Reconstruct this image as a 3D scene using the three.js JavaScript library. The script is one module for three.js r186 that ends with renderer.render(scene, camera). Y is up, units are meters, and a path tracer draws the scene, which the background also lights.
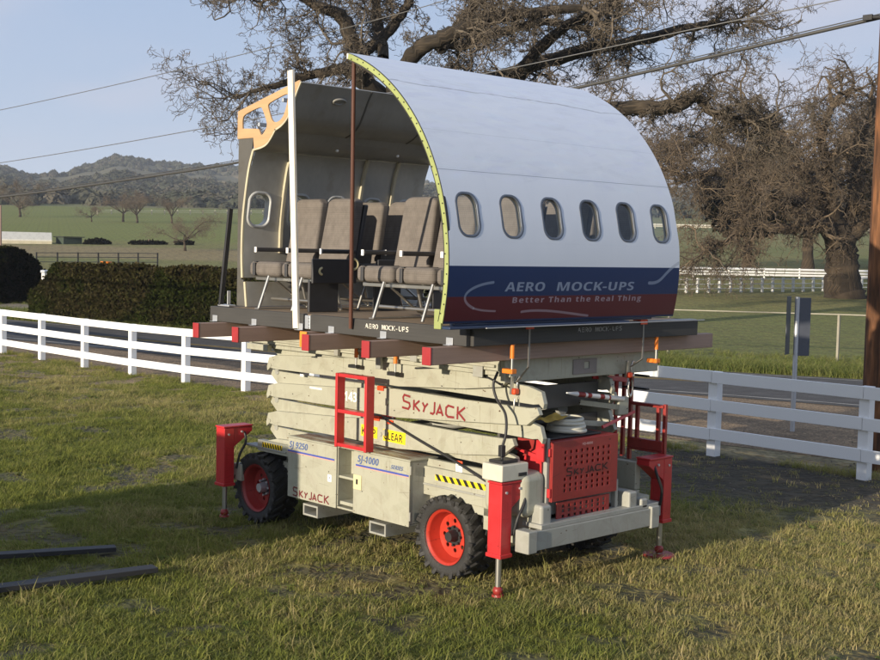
import * as THREE from 'three';
import { RoundedBoxGeometry } from 'three/addons/geometries/RoundedBoxGeometry.js';
import { mergeGeometries, mergeVertices, toCreasedNormals } from 'three/addons/utils/BufferGeometryUtils.js';

/* ------------------------------------------------------------------ camera, sky, sun, exposure */
const scene = new THREE.Scene();
const camera = new THREE.PerspectiveCamera(29.23, 4 / 3, 0.1, 9000);
{
  const F = new THREE.Vector3(0.68803, -0.06439, -0.72282), R = new THREE.Vector3(0.72514, 0.02254, 0.68823), U = new THREE.Vector3(0.02802, 0.99767, -0.0622);
  camera.position.set(-7.086, 2.988, 9.176);
  camera.quaternion.setFromRotationMatrix(new THREE.Matrix4().makeBasis(R, U, F.clone().negate()));
  camera.updateMatrixWorld();
}
const SUN = new THREE.Vector3(1, -0.195, -0.085).normalize();           // the way the sunlight travels
const sun = new THREE.DirectionalLight(new THREE.Color(1.0, 0.87, 0.68), 5);
sun.position.copy(SUN).multiplyScalar(-80); sun.target.position.set(0, 0, 0);
sun.castShadow = true; sun.shadow.mapSize.set(4096, 4096); sun.shadow.bias = -0.0005;
Object.assign(sun.shadow.camera, { left: -60, right: 60, top: 40, bottom: -40, near: 1, far: 260 });
scene.add(sun, sun.target);
const renderer = new THREE.WebGLRenderer({ antialias: true });
renderer.toneMapping = THREE.LinearToneMapping;
renderer.toneMappingExposure = 1.45;
renderer.shadowMap.enabled = true;

/* ------------------------------------------------------------------ noise and random */
function rng(seed) { let a = seed | 0; return () => { a = (a + 0x6d2b79f5) | 0; let t = Math.imul(a ^ (a >>> 15), 1 | a); t = (t + Math.imul(t ^ (t >>> 7), 61 | t)) ^ t; return ((t ^ (t >>> 14)) >>> 0) / 4294967296; }; }
const hash = (x, y, s) => { let h = Math.imul(x, 374761393) + Math.imul(y, 668265263) + Math.imul(s, 1442695041) | 0; h = Math.imul(h ^ (h >>> 13), 1274126177); return ((h ^ (h >>> 16)) >>> 0) / 4294967296; };
function vnoise(x, y, per = 0, s = 1) {                                  // value noise; per > 0 makes it tile
  const xi = Math.floor(x), yi = Math.floor(y), fx = x - xi, fy = y - yi, u = fx * fx * (3 - 2 * fx), v = fy * fy * (3 - 2 * fy);
  const w = (n) => (per ? ((n % per) + per) % per : n);
  const a = hash(w(xi), w(yi), s), b = hash(w(xi + 1), w(yi), s), c = hash(w(xi), w(yi + 1), s), d = hash(w(xi + 1), w(yi + 1), s);
  return a + (b - a) * u + (c - a) * v + (a - b - c + d) * u * v;
}
function fbm(x, y, oct = 4, per = 0, s = 1) { let f = 0, a = 0.5, n = 0; for (let i = 0; i < oct; i++) { f += a * vnoise(x, y, per, s + i); n += a; a *= 0.5; x *= 2; y *= 2; per *= 2; } return f / n; }
const clamp = (x, a = 0, b = 1) => Math.min(b, Math.max(a, x));
const ss = (a, b, x) => { const t = clamp((x - a) / (b - a)); return t * t * (3 - 2 * t); };
const mix = (a, b, t) => a + (b - a) * t;
const mix3 = (a, b, t) => [mix(a[0], b[0], t), mix(a[1], b[1], t), mix(a[2], b[2], t)];

/* ------------------------------------------------------------------ sky: air and thin clouds, computed */
{
  const W = 1024, H = 512, px = new Float32Array(W * H * 4);
  const sx = -SUN.x, sy = -SUN.y, sz = -SUN.z;
  for (let j = 0; j < H; j++) for (let i = 0; i < W; i++) {
    const ph = ((i + 0.5) / W - 0.5) * 2 * Math.PI, th = ((j + 0.5) / H - 0.5) * Math.PI, y = Math.sin(th), c = Math.cos(th), x = c * Math.cos(ph), z = c * Math.sin(ph);
    const e = Math.max(y, 0), h = Math.pow(1 - e, 5);
    let k = mix3([0.28, 0.40, 0.64], [0.54, 0.60, 0.72], h);
    const mu = clamp(x * sx + y * sy + z * sz, -1, 1), glow = Math.pow(Math.max(mu, 0), 6);
    k = mix3(k, [0.80, 0.70, 0.55], glow * 0.5);
    const t = 0.9 / (e + 0.12), cl = ss(0.40, 0.72, fbm(x * t * 1.3 + 7, z * t * 1.3 + 3, 5, 0, 11)) * ss(0.0, 0.12, e);
    k = mix3(k, [0.54, 0.55, 0.67], cl * 0.75);
    if (y < 0) k = mix3(k, [0.16, 0.15, 0.1], ss(0, 0.1, -y));
    const o = (j * W + i) * 4; px[o] = k[0] * 0.78; px[o + 1] = k[1] * 0.79; px[o + 2] = k[2] * 0.77; px[o + 3] = 1;
  }
  const t = new THREE.DataTexture(px, W, H, THREE.RGBAFormat, THREE.FloatType);
  t.mapping = THREE.EquirectangularReflectionMapping; t.magFilter = t.minFilter = THREE.LinearFilter; t.needsUpdate = true;
  scene.background = t; scene.environment = t;
}
scene.fog = new THREE.FogExp2(0xb8c0cc, 0.0002);

/* ------------------------------------------------------------------ helpers */
const used = new Map(), bases = new Map();
function numbered(n) { const k = used.get(n) || 0; used.set(n, k + 1); return k ? n + '_' + String(k).padStart(3, '0') : n; }
function shadows(m) { m.castShadow = m.receiveShadow = true; return m; }
function thing(name, label, category, b = [0, 0, 0], group) {
  const o = new THREE.Group(); o.name = numbered(name); o.position.set(...b); o.userData = { label, category }; if (group) o.userData.group = group;
  scene.add(o); bases.set(o, b); return o;
}
function boxUV(g) {                                                       // uv in metres, by the side a face looks to
  const p = g.attributes.position, n = g.attributes.normal, uv = new Float32Array(p.count * 2);
  for (let i = 0; i < p.count; i++) {
    const a = Math.abs(n.getX(i)), b = Math.abs(n.getY(i)), c = Math.abs(n.getZ(i)), x = p.getX(i), y = p.getY(i), z = p.getZ(i);
    if (a >= b && a >= c) { uv[2 * i] = z; uv[2 * i + 1] = y; } else if (b >= c) { uv[2 * i] = x; uv[2 * i + 1] = z; } else { uv[2 * i] = x; uv[2 * i + 1] = y; }
  }
  g.setAttribute('uv', new THREE.BufferAttribute(uv, 2)); return g;
}
const keep = (g) => { g.userData.keepUV = true; return g; };
function M(...list) {                                                     // several geometries as one
  list = list.flat(); let kept = list.some((g) => g.userData.keepUV);
  const out = mergeGeometries(list.map((g) => { const h = g.index ? g.toNonIndexed() : g.clone(); for (const k of Object.keys(h.attributes)) if (!['position', 'normal', 'uv'].includes(k)) h.deleteAttribute(k); if (!h.attributes.uv) boxUV(h); return h; }));
  if (kept) keep(out); return out;
}
function rootBase(o) { while (o && !bases.has(o)) o = o.parent; return o ? bases.get(o) : [0, 0, 0]; }
function part(name, g, mat, parent, label) {                              // geometry is written in world coordinates, stored relative to its thing's base
  if (Array.isArray(g)) g = M(g);
  if (!g.userData.keepUV) boxUV(g);
  const b = rootBase(parent); g.translate(-b[0], -b[1], -b[2]);
  const m = shadows(new THREE.Mesh(g, mat)); m.name = name; if (label) m.userData.label = label;
  parent.add(m); return m;
}
function single(name, g, mat, label, category, group, kind) {
  if (Array.isArray(g)) g = M(g);
  if (!g.userData.keepUV) boxUV(g);
  const m = shadows(new THREE.Mesh(g, mat)); m.name = numbered(name); m.userData = kind === 'structure' ? { kind } : { label, category };
  if (group) m.userData.group = group; if (kind) m.userData.kind = kind;
  if (kind === 'structure' && label) m.userData.label = label;
  scene.add(m); return m;
}
function sub(name, parent) { const o = new THREE.Group(); o.name = name; parent.add(o); return o; }
const bx = (x0, x1, y0, y1, z0, z1, r = 0.006) => { const w = Math.abs(x1 - x0), h = Math.abs(y1 - y0), d = Math.abs(z1 - z0); return new RoundedBoxGeometry(w, h, d, 1, Math.min(r, w * 0.3, h * 0.3, d * 0.3)).translate((x0 + x1) / 2, (y0 + y1) / 2, (z0 + z1) / 2); };
const V = (x, y, z) => new THREE.Vector3(x, y, z);
function bar(p, q, w, h, r = 0.004, roll = 0) {                           // box from p to q
  const a = V(...p), b = V(...q), d = b.clone().sub(a), L = d.length();
  const g = new RoundedBoxGeometry(w, L, h, 1, Math.min(r, w * 0.3, h * 0.3)); if (roll) g.rotateY(roll);
  g.applyQuaternion(new THREE.Quaternion().setFromUnitVectors(V(0, 1, 0), d.normalize())); const m = a.add(b).multiplyScalar(0.5); return g.translate(m.x, m.y, m.z);
}
function rod(p, q, r, r2 = r, n = 12) {
  const a = V(...p), b = V(...q), d = b.clone().sub(a), L = d.length(), g = new THREE.CylinderGeometry(r2, r, L, n);
  g.applyQuaternion(new THREE.Quaternion().setFromUnitVectors(V(0, 1, 0), d.normalize())); const m = a.add(b).multiplyScalar(0.5); return g.translate(m.x, m.y, m.z);
}
const hose = (pts, r, n = 40, seg = 8) => new THREE.TubeGeometry(new THREE.CatmullRomCurve3(pts.map((p) => V(...p))), n, r, seg);
const shapeOf = (pts, holes = []) => { const s = new THREE.Shape(pts.map((p) => new THREE.Vector2(p[0], p[1]))); for (const h of holes) s.holes.push(h instanceof THREE.Path ? h : new THREE.Path(h.map((p) => new THREE.Vector2(p[0], p[1])))); return s; };
function plateX(pts, x0, x1, holes = [], bevel = 0.003) {                 // outline in (z, y), thickness along x
  const g = new THREE.ExtrudeGeometry(shapeOf(pts, holes), { depth: x1 - x0 - 2 * bevel, bevelEnabled: bevel > 0, bevelSize: bevel, bevelThickness: bevel, bevelOffset: -bevel, bevelSegments: 1, curveSegments: 10 });
  const p = g.attributes.position; for (let i = 0; i < p.count; i++) { const a = p.getX(i), b = p.getY(i), e = p.getZ(i); p.setXYZ(i, x1 - bevel - e, b, a); }
  const n = g.attributes.normal; for (let i = 0; i < n.count; i++) { const a = n.getX(i), b = n.getY(i), e = n.getZ(i); n.setXYZ(i, -e, b, a); }
  return g;
}
function plateZ(pts, z0, z1, holes = [], bevel = 0.003) {                 // outline in (x, y), thickness along z
  return new THREE.ExtrudeGeometry(shapeOf(pts, holes), { depth: z1 - z0 - 2 * bevel, bevelEnabled: bevel > 0, bevelSize: bevel, bevelThickness: bevel, bevelOffset: -bevel, bevelSegments: 1, curveSegments: 10 }).translate(0, 0, z0 + bevel);
}
const ring = (cx, cy, r, n = 14) => Array.from({ length: n }, (_, i) => [cx + r * Math.cos(i / n * 2 * Math.PI), cy + r * Math.sin(i / n * 2 * Math.PI)]);
const rect = (x0, x1, y0, y1) => [[x0, y0], [x1, y0], [x1, y1], [x0, y1]];
function rrect(cx, cy, w, h, r, n = 6) { const o = []; for (const [sx, sy, a0] of [[1, 1, 0], [-1, 1, 90], [-1, -1, 180], [1, -1, 270]]) for (let i = 0; i <= n; i++) { const a = (a0 + 90 * i / n) * Math.PI / 180; o.push([cx + sx * (w / 2 - r) + r * Math.cos(a), cy + sy * (h / 2 - r) + r * Math.sin(a)]); } return o; }

/* ------------------------------------------------------------------ textures and materials */
function tex(n, fn, { srgb = true, rep = [1, 1] } = {}) {
  const d = new Uint8Array(n * n * 4);
  for (let j = 0; j < n; j++) for (let i = 0; i < n; i++) { const c = fn(i / n, j / n), o = (j * n + i) * 4; d[o] = clamp(c[0]) * 255; d[o + 1] = clamp(c[1]) * 255; d[o + 2] = clamp(c[2]) * 255; d[o + 3] = 255; }
  const t = new THREE.DataTexture(d, n, n); t.wrapS = t.wrapT = THREE.RepeatWrapping; t.magFilter = THREE.LinearFilter; t.minFilter = THREE.LinearMipmapLinearFilter; t.generateMipmaps = true;
  if (srgb) t.colorSpace = THREE.SRGBColorSpace; t.repeat.set(...rep); t.needsUpdate = true; return t;
}
const G3 = (v) => [v, v, v];
const tGrime = tex(512, (u, v) => { const a = fbm(u * 5, v * 5, 5, 5, 3), b = fbm(u * 40, v * 24, 3, 40, 9), c = ss(0.62, 0.8, fbm(u * 9, v * 9, 4, 9, 21)); const k = 0.98 - 0.05 * ss(0.4, 0.8, a) - 0.05 * b - 0.04 * c; return [k, k * (1 - 0.012 * c), k * (1 - 0.035 * c)]; }, { rep: [0.8, 0.8] });
const tRough = tex(256, (u, v) => G3(0.55 + 0.45 * fbm(u * 8, v * 8, 5, 8, 5)), { srgb: false, rep: [0.9, 0.9] });
const tFine = tex(256, (u, v) => G3(fbm(u * 32, v * 32, 3, 32, 7)), { srgb: false, rep: [3, 3] });
const tWood = tex(512, (u, v) => { const g = fbm(u * 3, v * 60, 4, 3, 13) * 0.6 + fbm(u * 6, v * 14, 3, 6, 15) * 0.4; const k = 0.86 + 0.26 * (g - 0.45); return [k, k * 0.985, k * 0.965]; }, { rep: [0.6, 1.6] });
const tBark = tex(256, (u, v) => { const g = fbm(u * 24, v * 6, 4, 6, 33); const k = 0.45 + 0.75 * (g - 0.2); return [k, k * 0.97, k * 0.92]; }, { rep: [1.2, 0.5] });
const tCloth = tex(256, (u, v) => { const w = 0.5 + 0.5 * Math.sin(u * 128 * Math.PI) * Math.sin(v * 128 * Math.PI), l = Math.abs((v * 24) % 1 - 0.5) < 0.12 || Math.abs((u * 24) % 1 - 0.5) < 0.08 ? 0.88 : 1; const k = (0.8 + 0.2 * w) * l * (0.9 + 0.2 * fbm(u * 8, v * 8, 3, 8, 2)); return G3(k); }, { rep: [2.2, 2.2] });
const lin = (r, g, b) => new THREE.Color().setRGB(r, g, b);
const paint = (r, g, b, rough = 0.5, more = {}) => new THREE.MeshPhysicalMaterial({ color: lin(r, g, b), map: tGrime, roughness: rough, roughnessMap: tRough, ...more });
const plain = (r, g, b, rough = 0.6, metal = 0, more = {}) => new THREE.MeshStandardMaterial({ color: lin(r, g, b), roughness: rough, metalness: metal, ...more });
function canvas(w, h, draw) { const c = document.createElement('canvas'); c.width = w; c.height = h; const x = c.getContext('2d'); draw(x, w, h); const t = new THREE.CanvasTexture(c); t.colorSpace = THREE.SRGBColorSpace; t.anisotropy = 8; return t; }
function worn(seed, chips, streak, scuff) {                                // used paint: dirt runs, scratches, chips down to rust
  const t = canvas(1024, 1024, (x) => {
    const R = rng(seed); x.fillStyle = '#f6f5f1'; x.fillRect(0, 0, 1024, 1024);
    for (let i = 0; i < 500; i++) { const a = R() * 1024, b = R() * 1024; x.fillStyle = `rgba(${R() < 0.6 ? '120,104,80' : '255,255,255'},${0.05 * R()})`; x.beginPath(); x.ellipse(a, b, 20 + 90 * R(), 8 + 30 * R(), R() * 3, 0, 7); x.fill(); }
    for (let i = 0; i < streak; i++) { const a = R() * 1024, b = R() * 1024, l = 30 + 150 * R(), g = x.createLinearGradient(0, b, 0, b + l); g.addColorStop(0, `rgba(96,70,44,${0.05 + 0.2 * R()})`); g.addColorStop(1, 'rgba(96,70,44,0)'); x.fillStyle = g; x.fillRect(a, b, 1.5 + 5 * R(), l); }
    for (let i = 0; i < scuff; i++) { x.strokeStyle = `rgba(${R() < 0.5 ? '70,64,58' : '255,252,245'},${0.1 + 0.35 * R()})`; x.lineWidth = 0.6 + 1.3 * R(); const a = R() * 1024, b = R() * 1024, q = (R() - 0.5) * 1.2; x.beginPath(); x.moveTo(a, b); x.lineTo(a + Math.cos(q) * (20 + 110 * R()), b + Math.sin(q) * 60); x.stroke(); }
    for (let i = 0; i < chips; i++) { const a = R() * 1024, b = R() * 1024, s = 1 + 5 * R() * R(); x.fillStyle = R() < 0.6 ? `rgba(92,52,28,${0.5 + 0.5 * R()})` : `rgba(48,44,42,${0.5 + 0.4 * R()})`; x.beginPath(); for (let k = 0; k < 7; k++) { const w = s * (0.5 + 0.8 * R()); x.lineTo(a + Math.cos(k * 0.9) * w * 1.6, b + Math.sin(k * 0.9) * w); } x.fill(); }
  });
  t.wrapS = t.wrapT = THREE.RepeatWrapping; t.repeat.set(0.62, 0.62); return t;
}
const tWorn = worn(17, 90, 170, 130), tWornRed = worn(29, 120, 120, 240);
const parts = (name, gs, mat, parent) => gs.forEach((g) => part(name, g, mat, parent));
const MAT = {
  wallPanel: paint(0.44, 0.43, 0.39, 0.55),
  lift: paint(0.40, 0.40, 0.33, 0.55, { map: tWorn }), liftGrey: paint(0.34, 0.345, 0.32, 0.55, { map: tWorn }), red: paint(0.54, 0.03, 0.036, 0.5, { map: tWornRed }), redShaded: paint(0.3, 0.028, 0.025, 0.6, { map: tWornRed }), rim: paint(0.5, 0.04, 0.022, 0.55, { map: tWornRed }),  // the darker red of cover and rear rims has their shade mixed in
  rubber: paint(0.028, 0.027, 0.026, 0.9, { bumpMap: tFine, bumpScale: 0.003 }), steel: plain(0.5, 0.49, 0.46, 0.35, 0.9), zinc: plain(0.55, 0.57, 0.6, 0.45, 0.7), dark: paint(0.02, 0.02, 0.022, 0.7), black: plain(0.01, 0.01, 0.011, 0.6),
  orange: paint(0.85, 0.22, 0.02, 0.5), orangeRed: paint(0.8, 0.08, 0.02, 0.5), timber: new THREE.MeshStandardMaterial({ color: lin(0.42, 0.3, 0.25), map: tWood, roughness: 0.8, bumpMap: tWood, bumpScale: 0.003 }),
  edgeBlack: new THREE.MeshStandardMaterial({ color: lin(0.06, 0.06, 0.06), map: tWood, roughness: 0.75, bumpMap: tWood, bumpScale: 0.002 }), 
  redEnd: paint(0.36, 0.025, 0.03, 0.75), orangeEnd: paint(0.8, 0.27, 0.03, 0.7), ply: new THREE.MeshStandardMaterial({ color: lin(0.62, 0.4, 0.22), map: tWood, roughness: 0.75 }), floor: new THREE.MeshStandardMaterial({ color: lin(0.32, 0.24, 0.16), map: tWood, roughness: 0.8 }),
  pine: new THREE.MeshStandardMaterial({ color: lin(0.88, 0.82, 0.7), map: tGrime, roughness: 0.75 }), pipe: paint(0.11, 0.045, 0.03, 0.6), primer: paint(0.36, 0.41, 0.15, 0.6), lining: paint(0.3, 0.29, 0.26, 0.55), liningEdge: paint(0.55, 0.5, 0.36, 0.6),
  plateGrey: paint(0.1, 0.095, 0.085, 0.7), cloth: new THREE.MeshPhysicalMaterial({ color: lin(0.195, 0.17, 0.15), map: tCloth, roughness: 0.95, sheen: 0.3, sheenRoughness: 0.6, sheenColor: lin(0.4, 0.35, 0.3) }), seatDark: paint(0.05, 0.05, 0.054, 0.6),
  white: paint(0.82, 0.82, 0.8, 0.6), label: plain(0.85, 0.85, 0.85, 0.5), cream: paint(0.7, 0.62, 0.36, 0.6),
  glass: new THREE.MeshPhysicalMaterial({ color: lin(0.86, 0.9, 0.92), transmission: 1, thickness: 0, roughness: 0.03, ior: 1.5 }), winFrame: paint(0.1, 0.12, 0.16, 0.5),
};
function decalMat(t, rough = 0.6) { return new THREE.MeshStandardMaterial({ map: t, transparent: true, roughness: rough }); }
const decalX = (x, yc, zc, w, h, tilt = 0) => keep(new THREE.PlaneGeometry(w, h).rotateZ(tilt).rotateY(-Math.PI / 2).translate(x, yc, zc));   // faces -x, reads towards +z
const decalZ = (z, xc, yc, w, h, tilt = 0) => keep(new THREE.PlaneGeometry(w, h).rotateZ(tilt).translate(xc, yc, z));                            // faces +z

/* ------------------------------------------------------------------ ground, road, fields, hills: one sheet to the horizon */
const SD = (x, z) => 0.69 * (x + 7.09) - 0.724 * (z - 9.18);               // metres up the valley
const RIDGE = [[-30, 0.03], [5, 0.028], [16.75, 0.034], [24.4, 0.0505], [25.6, 0.0445], [26.9, 0.0452], [28.1, 0.0535], [29.2, 0.0608], [30.4, 0.0588], [31.5, 0.0572], [33.2, 0.0566], [37, 0.055], [44, 0.05], [55, 0.047], [63, 0.048], [80, 0.04], [110, 0.03], [180, 0.0]];
function ridge(az) { for (let i = 1; i < RIDGE.length; i++) if (az <= RIDGE[i][0]) { const [a, b] = RIDGE[i - 1], [c, d] = RIDGE[i], t = clamp((az - a) / (c - a)); return b + (d - b) * t * t * (3 - 2 * t); } return 0; }
function ground(x, z) {
  const s = SD(x, z); let y = -0.3 * ss(2, 20, -z);
  if (s > 60) y += 16 * Math.pow(Math.min(s - 60, 390) / 390, 1.3);
  const dx = x + 7.1, dz = z - 9.2, r = Math.hypot(dx, dz);
  if (r > 420 && s > 0) {
    const az = Math.atan2(dx, -dz) * 180 / Math.PI, H = ridge(az) * 1400 + 3 - 16, k = ss(430, 1400, r) * (1 - 0.4 * ss(1400, 2600, r));
    const n = fbm(x / 130 + 50, z / 130 + 50, 5, 0, 41) - 0.5, m = 1 - Math.abs(2 * fbm(x / 260, z / 260, 4, 0, 44) - 1);
    y += Math.max(0, H) * (k * (1 - 0.25 * (1 - ss(1100, 1400, r)) * m)) + n * 22 * ss(430, 900, r) * (1 - 0.8 * ss(1250, 1400, r));
  }
  return y;
}
const LAWN_EDGE = 8.72;                                                    // the white fence stands on this line
const ROAD = { x: 15.8, z: -5.8, tx: 0.19, tz: 0.982, w: 6.3 };
const roadD = (x, z) => (x - ROAD.x) * ROAD.tz - (z - ROAD.z) * ROAD.tx;   // metres beyond the near kerb of the road
const bump = (x, z) => ((fbm(x * 0.9 + 9, z * 0.9 + 4, 4, 0, 61) - 0.5) * (0.08 + 0.13 * ss(-2.5, -5, z))) * (1 - ss(6, 8.3, x)) * ss(-40, -30, z);
const lawnY = (x, z) => ground(x, z) + bump(x, z);
function groundColour(x, z) {
  const s = SD(x, z), r = Math.hypot(x, z);
  const n1 = fbm(x * 0.35 + 3, z * 0.35 + 8, 4, 0, 71), n2 = fbm(x * 0.05 + 13, z * 0.05 + 1, 4, 0, 73);
  const soil = [0.06, 0.05, 0.036], grass = [0.125, 0.128, 0.034], straw = [0.27, 0.215, 0.1];
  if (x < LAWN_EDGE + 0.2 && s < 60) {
    const bare = ss(3.4, 6.2, x + 1.6 * (n1 - 0.5) + 1.8 * (fbm(x * 1.7, z * 1.7, 3, 0, 77) - 0.5) - 0.9 * Math.max(0, z - 0.2)) * ss(-5.5, -2.5, z);    // trodden earth along the fence, spread and darkened to paint the lift's shade
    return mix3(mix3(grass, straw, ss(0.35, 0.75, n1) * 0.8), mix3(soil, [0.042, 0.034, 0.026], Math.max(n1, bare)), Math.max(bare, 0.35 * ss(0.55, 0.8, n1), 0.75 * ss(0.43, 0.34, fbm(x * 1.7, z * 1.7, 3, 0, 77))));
  }
  const d = roadD(x, z);
  if (s < 75 && d < 0.3) return mix3([0.27, 0.22, 0.15], [0.16, 0.13, 0.09], n1);
  if (r < 420 || s < 0) {
    let c = mix3([0.125, 0.14, 0.03], [0.175, 0.16, 0.05], ss(0.3, 0.7, n2) * 0.8 + 0.2 * n1);
    const az = Math.atan2(x + 7.1, 9.2 - z) * 180 / Math.PI;
    if (az < 42) { c = mix3(c, [0.14, 0.17, 0.02], 0.75 * ss(160, 190, s)); c = mix3(c, [0.24, 0.18, 0.105], 0.85 * ss(122, 128, s + 6 * (n2 - 0.5)) * (1 - ss(152, 160, s + 8 * (n1 - 0.5)))); }
    return c;
  }
  const m = fbm(x / 90, z / 90, 5, 0, 81), q = ss(0.42, 0.66, m);
  let c = mix3([0.14, 0.15, 0.055], [0.085, 0.078, 0.05], ss(430, 520, r));
  c = mix3(c, [0.11, 0.095, 0.05], q * 0.55);
  if (fbm(x / 60 + 4, z / 60, 4, 0, 87) > 0.66 && r > 1000) c = [0.3, 0.21, 0.12];
  return c;
}
const tTurf = tex(512, (u, v) => { const a = fbm(u * 64, v * 64, 3, 64, 5), b = fbm(u * 10, v * 10, 5, 10, 8); const c = ss(0.5, 0.75, fbm(u * 26, v * 26, 3, 26, 12)), k = 0.38 + 0.75 * a * 0.75 + 0.3 * b + 0.16 * c; return [k * (1 + 0.08 * c), k * (0.97 + 0.06 * b), k * (0.88 - 0.05 * c)]; }, { rep: [0.25, 0.25] });
{
  const rs = [0]; let r = 0, step = 0.25; while (r < 4200) { step = Math.max(0.25, r * 0.022); r += step; rs.push(r); }
  const az = []; for (let a = -180; a < 180; a += (a >= 5 && a < 75) ? 0.3 : 2.5) az.push(a);
  const P = [], Cc = [], UV = [], I = [], n = az.length;
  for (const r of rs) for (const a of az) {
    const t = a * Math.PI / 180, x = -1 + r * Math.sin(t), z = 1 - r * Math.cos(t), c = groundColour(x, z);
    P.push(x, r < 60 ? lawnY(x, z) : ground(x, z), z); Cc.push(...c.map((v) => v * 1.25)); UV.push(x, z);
  }
  for (let i = 0; i + 1 < rs.length; i++) for (let j = 0; j < n; j++) { const a = i * n + j, b = i * n + (j + 1) % n, c = a + n, d = b + n; if (i) I.push(a, b, c); I.push(b, d, c); }
  const g = new THREE.BufferGeometry(); g.setAttribute('position', new THREE.Float32BufferAttribute(P, 3)); g.setAttribute('color', new THREE.Float32BufferAttribute(Cc, 3)); g.setAttribute('uv', new THREE.Float32BufferAttribute(UV, 2)); g.setIndex(I); g.computeVertexNormals();
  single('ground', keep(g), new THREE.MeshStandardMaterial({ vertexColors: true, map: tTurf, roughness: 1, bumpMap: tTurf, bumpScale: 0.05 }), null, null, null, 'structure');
}
function strip(d0, d1, t0, t1, lift, n = 160, m = 8, wob = 0) {            // a sheet along the road between two distances from its near edge
  const P = [], UV = [], I = [];
  for (let i = 0; i <= n; i++) for (let j = 0; j <= m; j++) {
    const t = mix(t0, t1, i / n), q = j / m, e = wob * ((q === 0 ? 1 : 0) * (fbm(t * 0.7, 3, 3, 0, 5) - 0.5) + (q === 1 ? 1 : 0) * (fbm(t * 0.7, 9, 3, 0, 6) - 0.5)), d = mix(d0, d1, q) + e;
    const x = ROAD.x + ROAD.tx * t + ROAD.tz * d, z = ROAD.z + ROAD.tz * t - ROAD.tx * d;
    P.push(x, ground(x, z) + lift, z); UV.push(d, t);
  }
  for (let i = 0; i < n; i++) for (let j = 0; j < m; j++) { const a = i * (m + 1) + j, b = a + 1, c = a + m + 1, d = c + 1; I.push(a, c, b, b, c, d); }
  const g = new THREE.BufferGeometry(); g.setAttribute('position', new THREE.Float32BufferAttribute(P, 3)); g.setAttribute('uv', new THREE.Float32BufferAttribute(UV, 2)); g.setIndex(I); g.computeVertexNormals();
  if (g.attributes.normal.getY(0) < 0) { for (let k = 0; k < I.length; k += 3) [I[k + 1], I[k + 2]] = [I[k + 2], I[k + 1]]; g.setIndex(I); g.computeVertexNormals(); }
  return keep(g);
}
const tGravel = tex(512, (u, v) => { const a = vnoise(u * 110, v * 110, 110, 4), b = fbm(u * 7, v * 7, 4, 7, 6), c = ss(0.75, 0.95, vnoise(u * 70, v * 70, 70, 14)); const k = 0.5 + 0.35 * a + 0.3 * (b - 0.5) + 0.25 * c; return [k, k * 0.93, k * 0.83]; }, { rep: [0.4, 0.4] });
const tAsphalt = tex(512, (u, v) => { const a = vnoise(u * 150, v * 150, 150, 24), b = fbm(u * 6, v * 6, 4, 6, 26); return G3(0.6 + 0.25 * a + 0.35 * (b - 0.5)); }, { rep: [0.5, 0.5] });
single('road_shoulder', strip(-6.6, 0.4, -60, 30, 0.006, 200, 10, 0.5), new THREE.MeshStandardMaterial({ color: lin(0.42, 0.34, 0.25), map: tGravel, roughness: 1, bumpMap: tGravel, bumpScale: 0.02 }), null, null, null, 'structure');
single('road', strip(0, ROAD.w, -110, 90, 0.014, 260, 10, 0.15), new THREE.MeshStandardMaterial({ color: lin(0.105, 0.1, 0.098), map: tAsphalt, roughness: 0.95, bumpMap: tAsphalt, bumpScale: 0.004 }), null, null, null, 'structure');
{ const wp = new THREE.MeshStandardMaterial({ color: lin(0.6, 0.58, 0.52), map: tAsphalt, roughness: 0.9 }), yp = new THREE.MeshStandardMaterial({ color: lin(0.55, 0.36, 0.06), map: tAsphalt, roughness: 0.9 });
  single('edge_line', strip(0.35, 0.46, -110, 90, 0.019, 200, 1), wp, null, null, null, 'structure');
  single('edge_line', strip(ROAD.w - 0.46, ROAD.w - 0.35, -110, 90, 0.019, 200, 1), wp, null, null, null, 'structure');
  single('centre_line', strip(3.02, 3.12, -110, 90, 0.019, 200, 1), yp, null, null, null, 'structure');
  single('centre_line', strip(3.24, 3.34, -110, 90, 0.019, 200, 1), yp, null, null, null, 'structure');
}
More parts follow.
